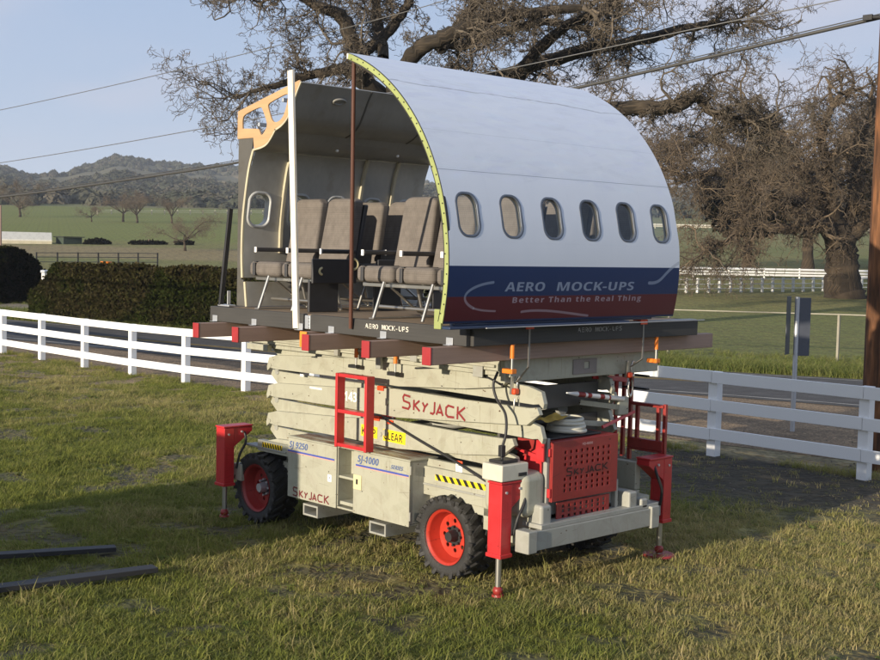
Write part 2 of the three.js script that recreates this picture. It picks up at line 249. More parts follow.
/* far woods on the hills: many small crowns that read as one mass */
{
  const R = rng(77), P = [], N = [], I = [];
  for (let i = 0; i < 170; i++) {                                          // one crown: leafy sprays on a lumpy dome
    const a = R() * 6.283, v = Math.pow(R(), 0.8), q = Math.sqrt(1 - v * v) * (0.75 + 0.35 * R()), x = Math.cos(a) * q, y = v * (0.8 + 0.3 * R()), z = Math.sin(a) * q, b = P.length / 3, s = 0.16 + 0.16 * R(), n = V(x, y * 0.9 + 0.2, z).normalize();
    const t = V(R() - 0.5, R() - 0.5, R() - 0.5).normalize(), w = n.clone().cross(t).normalize(), m = n.clone().add(V(R() - 0.5, R() - 0.5, R() - 0.5)).normalize(), k = m.clone().cross(w).normalize();
    for (const [c, d] of [[-1, -0.6], [1, -0.7], [0.2, 1]]) { P.push(x + (w.x * c + k.x * d) * s, y + (w.y * c + k.y * d) * s, z + (w.z * c + k.z * d) * s); N.push(m.x, m.y, m.z); } I.push(b, b + 1, b + 2);
  }
  const geo = new THREE.BufferGeometry(); geo.setAttribute('position', new THREE.Float32BufferAttribute(P, 3)); geo.setAttribute('normal', new THREE.Float32BufferAttribute(N, 3)); geo.setIndex(I);
  const spots = [];
  for (let k = 0; k < 90000 && spots.length < 19000; k++) {
    const a = (8 + 60 * R()) * Math.PI / 180, r = 440 + 1100 * Math.pow(R(), 0.8), x = -7 + r * Math.sin(a), z = 9 - r * Math.cos(a), d = fbm(x / 110 + 9, z / 110 + 2, 4, 0, 91) + 0.35 * (1 - ss(520, 760, r));
    if (r < 470 && a < 0.75 && R() < 0.75) continue; if (d < 0.36 + 0.25 * R()) continue; spots.push([x, z, r]);
  }
  const im = new THREE.InstancedMesh(geo, new THREE.MeshStandardMaterial({ color: 0xffffff, roughness: 1, side: THREE.DoubleSide }), spots.length), o = new THREE.Object3D(), c = new THREE.Color();
  spots.forEach(([x, z, r], i) => { const s = 2.2 + 3.0 * R(); o.position.set(x, ground(x, z) - s * 0.1, z); o.scale.set(s, s * (0.8 + 0.5 * R()), s); o.rotation.set(0, R() * 6.3, 0); o.updateMatrix(); im.setMatrixAt(i, o.matrix); const t = R(); c.setRGB(...mix3([0.045, 0.05, 0.03], [0.08, 0.07, 0.048], t * t)); im.setColorAt(i, c); });
  im.name = 'hillside_woods'; im.userData = { label: 'dark oak woods covering the distant hillsides', category: 'woods', kind: 'stuff' }; shadows(im); scene.add(im);
}

/* ------------------------------------------------------------------ scissor lift */
const FAUX = (x, txt, size, xx, y, style = 'bold') => { x.font = `${style} ${size}px sans-serif`; x.fillText(txt, xx, y); };
{
  const L = thing('scissor_lift', 'cream and red diesel scissor lift carrying the airliner cabin mock-up', 'scissor lift', [1.82, 0, -0.15]);
  const XN = 0.92, XF = 2.5, zL = -1.86, zR = 1.95, PY = [1.95, 1.65, 1.35, 1.05, 0.75];
  // scissor arms: rising ones outside, falling ones inside, on both sides
  const rise = (lo, hi, e = 0) => { const zr = zR - e; return [[zL - 0.03, lo + 0.13], [zL - 0.065, lo + 0.03], [zL - 0.055, lo - 0.015], [zL - 0.005, lo + 0.022], [zL + 0.06, lo + 0.012], [-0.65, lo + 0.024], [0.2, lo + 0.014], [1.1, lo + 0.078], [zr - 0.08, lo + 0.135], [zr + 0.065, hi - 0.06], [zr + 0.035, hi - 0.0], [zr - 0.05, hi - 0.013], [1.1, hi - 0.022], [0.15, hi - 0.012], [-0.65, lo + 0.222], [zL + 0.12, lo + 0.165]].reverse(); };
  const fall = (hi, lo, e = 0) => rise(lo, hi).map(([z, y]) => [0.09 - z, y]).map(([z, y]) => [z > 1.2 ? z - e : z, y]).reverse();
  const arms = [];
  for (const side of [0, 1]) for (let k = 0; k < 4; k++) {
    const x0 = side ? XF : XN, s = side ? -1 : 1, ax = (a, b) => (side ? [x0 - b, x0 - a] : [x0 + a, x0 + b]);
    const a = part('scissor_arm', [plateX(rise(PY[k + 1], PY[k], side ? 0.4 : k === 0 ? 0.32 : k > 1 ? 0.28 : 0), ...ax(0, 0.05)), rod([x0 + s * 0.0 - s * 0.006, PY[k + 1] + 0.05, zL + 0.0], [x0 + s * 0.03, PY[k + 1] + 0.05, zL], 0.02), rod([x0 - s * 0.012, (PY[k] + PY[k + 1]) / 2, 0.04], [x0 + s * 0.03, (PY[k] + PY[k + 1]) / 2, 0.04], 0.035)], MAT.lift, L);
    const b = part('scissor_arm', plateX(fall(PY[k], PY[k + 1], side ? 0.4 : k > 1 ? 0.28 : 0), ...ax(0.056, 0.106)), MAT.lift, L);
    if (!side) arms.push(a, b);
  }
  for (let k = 0; k < 5; k++) { part('cross_tube', rod([XN + 0.05, PY[k] - 0.02, zL + 0.05], [XF - 0.05, PY[k] - 0.02, zL + 0.05], 0.035), MAT.liftGrey, L); part('cross_plate', bx(XN + 0.11, XF - 0.11, PY[k] - 0.12, PY[k] + 0.10, 1.42, 1.45), MAT.plateGrey, L); }  // cross plates in dark grey, the shade under the deck put into their paint
  for (let k = 0; k < 4; k++) part('cross_tube', rod([XN + 0.05, (PY[k] + PY[k + 1]) / 2, 0.04], [XF - 0.05, (PY[k] + PY[k + 1]) / 2, 0.04], 0.05), MAT.liftGrey, L);
  parts('hydraulic_cylinder', [rod([1.55, 0.95, -1.2], [1.6, 1.5, 1.3], 0.07), rod([2.1, 0.95, -1.2], [2.05, 1.5, 1.3], 0.07)], MAT.liftGrey, L);
  // printing on the near arms
  const word = (txt, col, w, h, size, sx = 1) => canvas(512, 128, (x, W, H) => { x.fillStyle = col; x.textAlign = 'center'; x.textBaseline = 'middle'; x.translate(W / 2, H / 2); x.scale(sx, 1); FAUX(x, txt, size, 0, 4); });
  const skyjack = (col) => canvas(640, 128, (x) => {                       // condensed angular capitals, the first letter larger
    x.strokeStyle = col; x.lineCap = 'butt'; x.lineJoin = 'miter'; x.lineWidth = 15;
    const ln = (ps) => { x.beginPath(); ps.forEach((p, i) => (i ? x.lineTo(p[0], p[1]) : x.moveTo(p[0], p[1]))); x.stroke(); };
    ln([[92, 20], [32, 14], [20, 34], [28, 58], [84, 66], [92, 88], [76, 110], [14, 106]]);
    ln([[130, 36], [130, 110]]); ln([[184, 36], [138, 74], [190, 110]]); ln([[214, 44], [238, 74], [266, 44]]); ln([[238, 74], [226, 110]]);
    ln([[332, 24], [332, 96], [318, 110], [292, 106]]); ln([[352, 110], [382, 44], [414, 110]]); ln([[364, 90], [404, 90]]);
    ln([[516, 36], [462, 30], [442, 48], [442, 92], [462, 108], [520, 104]]); ln([[550, 24], [550, 112]]); ln([[616, 22], [560, 66], [622, 112]]);
  });
  part('lettering', decalX(XN - 0.003, 1.515, 0.70, 0.90, 0.17, -0.03), decalMat(skyjack('#7d1f22')), L, 'dark red SKYJACK lettering');
  part('lettering', decalX(XN - 0.003, 1.5, -0.50, 0.26, 0.14), decalMat(canvas(256, 128, (x) => { x.fillStyle = '#fbfaf2'; x.textAlign = 'center'; x.textBaseline = 'middle'; x.font = 'bold 120px sans-serif'; x.fillText('143', 128, 70); })), L, 'white number 143');
  part('lettering', decalX(XN - 0.003, 1.175, 0.0, 0.66, 0.13, -0.02), decalMat(canvas(512, 104, (x) => { x.fillStyle = '#f4d616'; x.fillRect(0, 4, 190, 92); x.fillRect(258, 4, 250, 92); x.fillStyle = '#151512'; x.textBaseline = 'middle'; x.font = 'bold 84px sans-serif'; x.save(); x.scale(0.86, 1); x.fillText('KEEP', 4, 54); x.fillText('CLEAR', 302, 54); x.restore(); x.strokeStyle = '#777'; x.lineWidth = 6; x.beginPath(); x.arc(222, 52, 18, -1, 1.2); x.stroke(); })), L, 'black KEEP CLEAR on yellow');
  part('lettering', decalX(XN - 0.003, 1.0, 1.06, 0.085, 0.13), decalMat(canvas(64, 96, (x) => { x.fillStyle = '#f4f2ea'; x.fillRect(0, 0, 64, 96); x.fillStyle = '#d8502a'; x.fillRect(0, 0, 64, 18); x.fillStyle = '#888'; for (let i = 0; i < 5; i++) x.fillRect(8, 30 + 12 * i, 46, 4); })), L);
  parts('small_plate', [bx(XN - 0.006, XN - 0.001, 1.515, 1.535, -1.16, -0.96), bx(XN - 0.006, XN - 0.001, 1.625, 1.65, -1.33, -1.27)], MAT.label, L);
  // grey wear pads, hinges and orange fittings where the arms cross
  parts('stop_block', [bx(XN - 0.015, XN + 0.03, 1.60, 1.645, -0.09, 0.0), bx(XN - 0.015, XN + 0.03, 1.3, 1.345, -0.14, -0.05), bx(XN - 0.015, XN + 0.03, 1.29, 1.33, 0.06, 0.15)], MAT.orangeRed, L);
  part('hydraulic_hose', hose([[XN - 0.015, 1.33, 0.05], [XN - 0.02, 1.2, 0.5], [XN - 0.02, 1.05, 1.05], [XN - 0.02, 0.9, 1.55], [XN + 0.1, 0.8, 1.75]], 0.012), MAT.dark, L);
  part('hydraulic_hose', hose([[XN - 0.01, 1.86, 0.45], [XN - 0.025, 1.9, 0.9], [XN - 0.02, 1.87, 1.35], [XN - 0.03, 1.8, 1.62]], 0.008), MAT.dark, L);
  // deck the timbers lie on
  const dk = part('deck_frame', [bx(0.86, 0.915, 1.93, 2.033, -2.12, 1.6), bx(2.99, 3.05, 1.93, 2.033, -2.12, 1.6), bx(0.86, 3.05, 1.83, 2.033, 1.603, 1.655), bx(0.86, 3.05, 1.88, 2.033, -2.17, -2.123), bx(0.80, 0.857, 1.86, 1.925, -2.13, -1.75), ...[-1.4, -0.7, 0, 0.7].map((z) => bx(0.918, 2.987, 1.94, 2.03, z - 0.04, z + 0.04))], MAT.lift, L);
  part('deck_plate', bx(0.9, 3.0, 2.034, 2.039, -2.1, 1.59, 0.001), MAT.liftGrey, L);
  parts('deck_rail', [bx(XN - 0.04, XN - 0.005, 1.885, 1.925, -1.95, 1.7), bx(XN - 0.09, XN - 0.063, 1.96, 1.985, -2.0, 1.55)], MAT.lift, L);
  parts('deck_bracket', [bx(0.82, 0.857, 1.93, 1.99, 0.47, 0.56), bx(0.82, 0.857, 1.82, 2.0, -0.02, 0.05), bx(0.82, 0.857, 1.9, 2.0, -0.66, -0.6), bx(0.84, 0.857, 1.86, 1.96, 1.28, 1.4)], MAT.liftGrey, L);
  part('socket_plate', [plateZ(rect(1.76, 2.1, 1.86, 2.0), 1.656, 1.664, [rect(1.92, 1.99, 1.91, 1.97)])], paint(0.25, 0.22, 0.21, 0.7), L);
  // base frame, with the yellow and black stripes
  const haz = canvas(512, 48, (x) => { x.fillStyle = '#e9c81a'; x.fillRect(0, 0, 512, 48); x.fillStyle = '#16150f'; for (let i = -1; i < 9; i++) { x.beginPath(); x.moveTo(i * 64, 0); x.lineTo(i * 64 + 32, 0); x.lineTo(i * 64 + 62, 48); x.lineTo(i * 64 + 30, 48); x.fill(); } });
  const ch = part('chassis', [bx(0.88, 0.96, 0.70, 0.965, -1.45, 1.72), bx(0.88, 0.96, 0.76, 0.88, -2.02, -1.452), bx(2.66, 2.74, 0.70, 0.965, -2.12, 1.72), bx(0.965, 2.655, 0.42, 0.68, -2.1, 1.9), bx(0.9, 2.7, 0.5, 0.7, 1.4, 1.75), bx(0.75, 2.9, 0.42, 0.6, -2.28, -2.13), bx(0.90, 0.955, 0.62, 0.697, 0.7, 1.7), bx(1.05, 2.55, 0.68, 0.9, -1.9, 1.2)], MAT.lift, L);
  part('hazard_strip', decalX(0.877, 0.882, 1.15, 0.72, 0.055), decalMat(haz), L); part('hazard_strip', decalX(0.877, 0.835, -1.75, 0.36, 0.055), decalMat(haz), L);
  for (const z of [1.04, -1.9]) part('axle', [rod([0.9, 0.376, z], [2.75, 0.376, z], 0.09), bx(1.6, 2.0, 0.24, 0.5, z - 0.18, z + 0.17, 0.05)], MAT.dark, L);
  part('front_beam', [bx(0.78, 2.56, 0.435, 0.6, 2.0, 2.072), bx(0.745, 0.86, 0.42, 0.615, 1.93, 2.09, 0.012), bx(2.45, 2.57, 0.41, 0.62, 1.93, 2.09, 0.012), bx(2.5, 2.9, 0.44, 0.58, 1.74, 1.86), bx(0.95, 2.6, 0.60, 0.64, 1.82, 2.05), bx(0.98, 1.12, 0.6, 0.8, 1.78, 2.02, 0.03), bx(2.18, 2.3, 0.6, 0.78, 1.8, 2.03, 0.02), bx(2.34, 2.44, 0.6, 0.7, 1.85, 2.05, 0.02)], MAT.liftGrey, L);
  parts('fork_pocket', [plateX(rect(-0.99, -0.75, 0.25, 0.37), 0.72, 1.6, [rect(-0.97, -0.77, 0.27, 0.35)]), plateX(rect(0.05, 0.29, 0.25, 0.37), 0.72, 1.6, [rect(0.07, 0.27, 0.27, 0.35)])], MAT.liftGrey, L);
  parts('mud_guard', [bx(0.87, 1.02, 0.79, 0.81, 0.6, 1.45), bx(0.87, 1.02, 0.79, 0.81, -2.25, -1.5)], MAT.liftGrey, L);
  // engine tray, cover with punched holes, grille
  const cab = sub('engine_cover', L);
  const holes = []; const hx = [1.33, 1.405, 1.48, 1.555, 1.63, 1.705, 1.78, 1.855, 1.93];
  for (const y of [1.225, 1.17, 1.115, 0.985, 0.93, 0.885]) for (const x of hx) holes.push(rect(x - 0.013, x + 0.013, y - 0.013, y + 0.013));
  part('cover_panel', plateZ(rect(1.16, 2.06, 0.80, 1.33), 1.955, 1.972, holes), MAT.redShaded, cab, 'dark red perforated front panel');
  part('cover_shell', [bx(1.16, 1.172, 0.80, 1.33, 1.55, 1.953), bx(2.048, 2.06, 0.80, 1.33, 1.55, 1.953), bx(1.16, 2.06, 1.318, 1.33, 1.55, 1.953), bx(1.19, 2.03, 0.82, 1.30, 1.58, 1.60)], MAT.redShaded, cab);
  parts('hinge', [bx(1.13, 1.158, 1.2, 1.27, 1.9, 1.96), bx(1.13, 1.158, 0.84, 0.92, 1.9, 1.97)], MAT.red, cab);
  part('lettering', decalZ(1.9755, 1.63, 1.05, 0.60, 0.09, 0.01), decalMat(skyjack('#140b0b')), cab, 'black SKYJACK lettering');
  part('lettering', decalZ(1.9755, 1.62, 1.283, 0.24, 0.035), decalMat(canvas(256, 36, (x) => { x.fillStyle = '#c99a96'; x.font = 'bold 34px sans-serif'; x.textAlign = 'center'; x.textBaseline = 'middle'; x.fillText('HQ-48000', 128, 19); })), cab);
  const gh = []; for (const y of [0.655, 0.705, 0.745]) for (const x of [1.33, 1.41, 1.49, 1.57, 1.65, 1.73, 1.81, 1.89]) gh.push(rect(x - 0.015, x + 0.015, y - 0.013, y + 0.013));
  part('engine_grille', plateZ(rect(1.24, 1.97, 0.615, 0.785), 1.95, 1.962, gh), MAT.redShaded, L);
  part('engine_tray', [bx(1.12, 1.16, 0.6, 1.36, 1.86, 1.94), bx(1.18, 2.12, 0.6, 0.62, 1.6, 1.99), bx(2.07, 2.11, 0.6, 0.9, 1.86, 1.95), bx(1.16, 2.08, 0.62, 0.79, 1.5, 1.9)], MAT.liftGrey, L);
  parts('side_guard', [plateX([[1.45, 1.27], [1.95, 1.16], [1.95, 1.36], [1.86, 1.36], [1.86, 1.22]], 1.06, 1.08), plateX([[1.55, 0.6], [1.9, 0.6], [1.9, 1.3], [1.7, 1.18]], 1.09, 1.11)], MAT.red, L);
  part('fuel_tank', new RoundedBoxGeometry(0.3, 0.4, 0.5, 3, 0.08).translate(0.99, 0.88, 1.68), MAT.lift, L);
  part('air_cleaner', [rod([1.25, 1.39, 1.55], [1.7, 1.37, 1.5], 0.04), bx(1.2, 1.9, 1.335, 1.352, 1.5, 1.9)], MAT.dark, L);
  // wheels
  function tyreGeo() {
    const pr = [[0.232, -0.115], [0.26, -0.142], [0.31, -0.155], [0.345, -0.148], [0.358, -0.12], [0.36, 0], [0.358, 0.12], [0.345, 0.148], [0.31, 0.155], [0.26, 0.142], [0.232, 0.115]].map((p) => new THREE.Vector2(...p));
    const gs = [new THREE.LatheGeometry(pr, 48)];
    for (let i = 0; i < 20; i++) for (const s of [-1, 1]) {
      const a = (i + (s > 0 ? 0.5 : 0)) / 20 * 2 * Math.PI;
      gs.push(new RoundedBoxGeometry(0.036, 0.15, 0.045, 1, 0.006).rotateX(s * 0.5).translate(0.362, s * 0.082, 0).rotateY(a));
      gs.push(new RoundedBoxGeometry(0.075, 0.022, 0.042, 1, 0.006).rotateZ(s * 0.35).translate(0.338, s * 0.15, -s * 0.035 * s).rotateY(a - 0.1));
    }
    return M(gs).rotateZ(Math.PI / 2);
  }
  const tyre = tyreGeo();
  const disc = new THREE.ExtrudeGeometry(shapeOf(ring(0, 0, 0.2, 40), Array.from({ length: 8 }, (_, i) => ring(0.135 * Math.cos(i * Math.PI / 4 + 0.2), 0.135 * Math.sin(i * Math.PI / 4 + 0.2), 0.023, 12))), { depth: 0.012, bevelEnabled: true, bevelSize: 0.003, bevelThickness: 0.003, bevelSegments: 1 }).rotateY(-Math.PI / 2);
  const barrel = new THREE.LatheGeometry([[0.258, -0.15], [0.262, -0.14], [0.236, -0.128], [0.226, -0.11], [0.222, -0.05], [0.2, -0.02], [0.19, 0.05], [0.21, 0.12]].map((p) => new THREE.Vector2(...p)), 44).rotateZ(-Math.PI / 2);
  for (const [x, z, s] of [[0.918, 1.04, 1], [0.918, -1.9, 1], [2.72, 1.04, -1], [2.72, -1.9, -1]]) {
    const w = sub('wheel', L), place = (g) => { const h = g.clone(); if (s < 0) h.rotateY(Math.PI); return h.rotateX(0.7 + z).translate(x, 0.376, z); };
    part('tyre', place(tyre), MAT.rubber, w);
    part('rim', M(place(barrel), place(disc)), z > 0 ? MAT.rim : MAT.redShaded, w);  // rear rims take the darker red, shade put into the colour
    part('hub', M(rod([x - s * 0.1, 0.376, z], [x, 0.376, z], 0.045, 0.06, 16), ...Array.from({ length: 8 }, (_, i) => rod([x - s * 0.045, 0.376 + 0.085 * Math.sin(i * 0.785), z + 0.085 * Math.cos(i * 0.785)], [x, 0.376 + 0.085 * Math.sin(i * 0.785), z + 0.085 * Math.cos(i * 0.785)], 0.012))), z > 0 ? MAT.dark : MAT.zinc, w);
  }
  // outriggers
  for (const [x, z, s, fy] of [[0.68, 1.81, 1, 0.02], [0.64, -2.28, 1, 0.02], [2.97, 1.80, -1, 0.04], [2.97, -2.28, -1, 0.02]]) {
    const o = sub('outrigger', L);
    part('jack_housing', [bx(x - 0.065, x + 0.065, 0.37, 1.0, z - 0.08, z + 0.08, 0.008), bx(x - 0.075, x + 0.075, 0.365, 0.40, z - 0.09, z + 0.09)], MAT.red, o);
    const arm = [[x + s * 0.06, 0.78], [x + s * 0.08, 0.80], [x + s * 0.30, 0.95], [x + s * 0.30, 1.0], [x + s * 0.06, 1.0]]; if (s < 0) arm.reverse();
    part('jack_arm', [plateZ(arm, z - 0.075, z + 0.075), bx(x - s * 0.075, x + s * 0.3, 1.002, 1.02, z - 0.085, z + 0.085)], MAT.red, o);
    part('jack_leg', rod([x, fy, z], [x, 0.39, z], 0.027), MAT.steel, o);
    part('foot', M(new THREE.SphereGeometry(0.045, 14, 10).translate(x, fy + 0.05, z), s < 0 && z > 0 ? new THREE.CylinderGeometry(0.15, 0.16, 0.02, 24).translate(x, 0.035, z) : new THREE.CylinderGeometry(0.05, 0.055, 0.02, 16).translate(x, fy + 0.01, z)), MAT.redShaded, o);
    parts('bolt', [rod([x - s * 0.01, 0.93, z + 0.09], [x - s * 0.01, 0.93, z + 0.075], 0.012), rod([x + s * 0.16, 0.95, z + 0.09], [x + s * 0.16, 0.95, z + 0.075], 0.012)], MAT.zinc, o);
    part('hose', hose([[x + s * 0.2, 0.97, z + 0.05], [x + s * 0.2, 0.85, z + 0.1], [x + s * 0.12, 0.7, z + 0.1], [x + s * 0.1, 0.55, z + 0.07]], 0.014), MAT.dark, o);
  }
  part('control_box', [bx(0.60, 0.93, 1.025, 1.17, 1.66, 1.90, 0.012)], paint(0.66, 0.63, 0.52, 0.5), L, 'cream control box on top of the outrigger');
  part('control_lever', [bx(0.64, 0.84, 1.172, 1.2, 1.7, 1.86), rod([0.72, 1.19, 1.78], [0.72, 1.32, 1.78], 0.012), bx(0.695, 0.745, 1.22, 1.32, 1.755, 1.8), bx(0.8, 0.9, 1.06, 1.09, 1.902, 1.91)], MAT.dark, L);
  part('control_cable', hose([[0.72, 1.3, 1.78], [0.74, 1.42, 1.8], [0.78, 1.58, 1.75], [0.80, 1.7, 1.62], [0.80, 1.82, 1.58], [0.83, 1.93, 1.6]], 0.012), MAT.dark, L);
  // side cabinet
  const cb = sub('cabinet', L), CX = 0.70;
  part('cabinet_body', [bx(CX + 0.012, 1.05, 0.41, 0.43, -1.215, 0.635), bx(CX - 0.01, 1.05, 1.02, 1.035, -1.235, 0.65), bx(CX + 0.012, 1.05, 0.432, 1.018, -1.215, -1.2), bx(1.035, 1.05, 0.432, 1.018, -1.198, 0.62), bx(CX + 0.012, 1.033, 0.432, 1.018, -0.44, -0.425), bx(CX + 0.012, 1.033, 0.432, 1.018, -0.175, -0.16)], MAT.lift, cb);
  part('cabinet_side', bx(CX + 0.012, 1.05, 0.432, 1.018, 0.622, 0.637), MAT.liftGrey, cb);
  parts('shelf', [bx(CX + 0.02, 1.03, 0.715, 0.74, -0.422, -0.178), bx(CX + 0.02, 0.9, 0.455, 0.49, -0.40, -0.2)], MAT.lift, cb);
  const doorL = part('door', bx(CX - 0.006, CX + 0.01, 0.41, 1.018, -1.22, -0.432), MAT.lift, cb), doorR = part('door', bx(CX - 0.006, CX + 0.01, 0.41, 1.018, -0.168, 0.640), MAT.lift, cb);
  part('latch', [bx(CX - 0.012, CX - 0.006, 0.66, 0.73, -0.56, -0.50)], MAT.label, cb); part('latch', [bx(CX - 0.014, CX - 0.006, 0.65, 0.79, -0.16, -0.04, 0.02)], MAT.cream, cb); parts('lock', [bx(CX - 0.018, CX - 0.013, 0.7, 0.75, -0.115, -0.09), bx(CX - 0.012, CX - 0.006, 0.69, 0.71, -0.535, -0.52)], MAT.black, cb);
  parts('hinge', [rod([CX - 0.004, 0.47, 0.652], [CX - 0.004, 0.55, 0.652], 0.009), rod([CX - 0.004, 0.9, 0.652], [CX - 0.004, 0.98, 0.652], 0.009)], MAT.liftGrey, cb);
  const bluePrint = (txt, small) => canvas(512, 112, (x) => { x.fillStyle = '#4b5f8e'; x.save(); x.transform(1, 0, -0.18, 1, 20, 0); x.font = 'bold 62px sans-serif'; x.textBaseline = 'alphabetic'; x.fillText(txt, 4, 62); if (small) { x.font = 'bold italic 36px sans-serif'; x.fillText(small, 330, 62); } x.restore(); x.fillStyle = '#3a4aa0'; x.fillRect(0, 80, 512, 11); x.fillStyle = '#d99a92'; x.fillRect(0, 93, 512, 5); });
  part('lettering', decalX(CX - 0.009, 0.93, -0.84, 0.76, 0.165), decalMat(bluePrint('SJ 9250')), cb, 'blue SJ 9250 lettering'); part('lettering', decalX(CX - 0.009, 0.93, 0.25, 0.76, 0.165), decalMat(bluePrint('SJ-1000', 'SERIES')), cb, 'blue SJ-1000 SERIES lettering');
  part('lettering', decalX(CX - 0.009, 0.475, -0.83, 0.62, 0.115), decalMat(skyjack('#6b1c22')), cb, 'dark red SKYJACK lettering');
  const rust = canvas(512, 128, (x) => { const R = rng(5); for (let i = 0; i < 900; i++) { const a = R(), b = R(), n = fbm(a * 6, b * 3, 4, 0, 4); if (n < 0.5) continue; x.fillStyle = `rgba(${110 + 40 * R() | 0},${62 + 20 * R() | 0},${25 + 15 * R() | 0},${0.1 + 0.3 * R()})`; x.beginPath(); x.ellipse(a * 512, b * 128, 3 + 22 * R(), 1 + 5 * R(), R() - 0.5, 0, 7); x.fill(); } });
  part('rust_stain', keep(new THREE.PlaneGeometry(0.33, 1.8).rotateX(-Math.PI / 2).translate(0.87, 1.0385, -0.3)), decalMat(rust, 0.9), cb);
  // red step frames on both sides
  const frame = sub('step_frame', L);
  part('upright', bx(0.62, 0.72, 1.037, 1.76, -0.38, -0.345), MAT.red, frame); part('upright', bx(0.62, 0.72, 1.037, 1.76, 0.06, 0.095), MAT.red, frame);
  for (const y of [1.045, 1.375, 1.725]) part('rung', bx(0.625, 0.715, y, y + 0.035, -0.344, 0.059), MAT.red, frame);
  const far = sub('step_frame', L);
  for (const [z, y0, y1] of [[1.2, 0.92, 1.85], [1.29, 0.9, 1.85], [1.72, 1.0, 1.5], [1.64, 1.03, 1.47], [1.38, 1.03, 1.47]]) part('upright', bx(3.09, 3.13, y0, y1, z - 0.018, z + 0.018), MAT.redShaded, far);
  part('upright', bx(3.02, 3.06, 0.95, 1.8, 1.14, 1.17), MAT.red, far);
  for (const [y, h] of [[1.46, 0.03], [1.03, 0.1], [1.01, 0.018]]) part('rung', bx(3.07, 3.14, y, y + h, 1.3, 1.72), MAT.redShaded, far);
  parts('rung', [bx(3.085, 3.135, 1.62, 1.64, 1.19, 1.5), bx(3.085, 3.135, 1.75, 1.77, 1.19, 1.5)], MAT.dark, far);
  parts('tow_bar', [bar([2.3, 1.8, 1.45], [2.95, 1.72, 1.35], 0.05, 0.02), bar([2.1, 1.36, 1.75], [2.9, 1.42, 1.5], 0.03, 0.02)], MAT.red, L);
  // striped safety bar and grey link beams inside the end of the stack
  const sb = sub('safety_bar', L);
  const A = [1.73, 1.69, 1.62], B = [2.56, 1.58, 1.62], at = (t) => A.map((v, i) => mix(v, B[i], t));
  part('bar_tip', rod(at(0), at(0.18), 0.008, 0.024), MAT.white, sb);
  [[0.18, 0.30, 1], [0.30, 0.34, 0], [0.34, 0.41, 1], [0.41, 0.56, 0], [0.56, 0.64, 1], [0.64, 0.72, 0], [0.72, 0.75, 1], [0.75, 1, 0]].forEach(([a, b, r]) => part('bar_band', rod(at(a), at(b), 0.024), r ? MAT.redShaded : MAT.white, sb));
  parts('link_bracket', [bx(2.5, 2.66, 1.42, 1.6, 1.56, 1.62, 0.02), bar([2.0, 1.58, 1.55], [2.52, 1.5, 1.6], 0.05, 0.02)], MAT.lift, L);
  part('link_bar', [bar([1.78, 1.42, 1.65], [2.3, 1.36, 1.65], 0.05, 0.03)], MAT.lift, L);
}
/* things lying on the engine tray */
{
  const c = []; for (let i = 0; i < 4; i++) c.push(new THREE.TorusGeometry(0.17 - 0.01 * i, 0.02, 8, 36).rotateX(Math.PI / 2).rotateZ(0.04 * (i % 2 ? 1 : -1)).translate(1.62, 1.375 + 0.032 * i, 1.72));
  single('coiled_hose', c, paint(0.62, 0.6, 0.5, 0.6), 'pale hose coiled on top of the red engine cover', 'hose');
  const g = new THREE.PlaneGeometry(0.3, 0.2, 16, 12).rotateX(-Math.PI / 2), p = g.attributes.position; for (let i = 0; i < p.count; i++) p.setY(i, 0.05 * fbm(p.getX(i) * 14 + 4, p.getZ(i) * 14, 3, 0, 3)); g.computeVertexNormals();
  single('rag', g.rotateZ(0.1).translate(1.42, 1.47, 1.72), plain(0.6, 0.4, 0.08, 0.95), 'crumpled yellow rag lying on the coiled hose', 'rag');
}

/* ------------------------------------------------------------------ timbers under the platform */
for (const [z, x0, end, lab] of [[-1.70, -0.12, 'redEnd', 'brown timber with red painted end under the corner beside the white fence'], [-1.01, -0.12, 'redEnd', 'brown timber with red painted end, second from the fence-side corner'], [-0.22, 0.1, 'orangeEnd', 'short brown timber with orange painted end under the platform'], [0.10, -0.12, 'redEnd', 'brown timber with red painted end beside the orange-ended one'], [0.94, -0.12, 'redEnd', 'brown timber with red painted end below the stencilled lettering'], [1.705, -0.12, 'redEnd', 'long brown timber with red painted end under the blue and red fuselage side']]) {
  const t = thing('support_timber', lab, 'timber', [1.85, 2.04, z], 'timbers under the platform');
  part('timber_body', bx(x0, 3.83, 2.0405, 2.185, z - 0.05, z + 0.05, 0.008), MAT.timber, t);
  part('painted_end', bx(x0 - 0.004, x0 + 0.012, 2.039, 2.1865, z - 0.0515, z + 0.0515, 0.006), MAT[end], t);
}
/* clamps that hold the timbers to the deck, and the tie-down straps */
for (const [x, z, s, lab] of [[0.73, 1.86, 1, 'orange handled clamp on the timber beside the red painted end'], [2.74, 1.86, 1, 'orange handled clamp at the far end of the long timber'], [0.83, -0.32, 0.8, 'orange handled clamp hanging behind the short orange-ended timber'], [0.83, 0.26, 0.9, 'orange handled clamp hanging above the lettered scissor arm']]) {
  const top = z > 1 ? 2.19 : 2.0, t = thing('bar_clamp', lab, 'clamp', [x, 1.9, z], 'clamps on the timbers');
  part('handle', rod([x, top - 0.12 * s, z], [x, top, z], 0.02, 0.019, 14), MAT.orange, t); part('spindle', rod([x, top - 0.22 * s, z], [x, top - 0.12 * s, z], 0.011), MAT.steel, t);
  part('jaw', [bx(x - 0.03, x + 0.03, top - 0.25 * s, top - 0.21 * s, z - 0.09, z + 0.03)], z > 1 ? MAT.orange : MAT.dark, t);
}
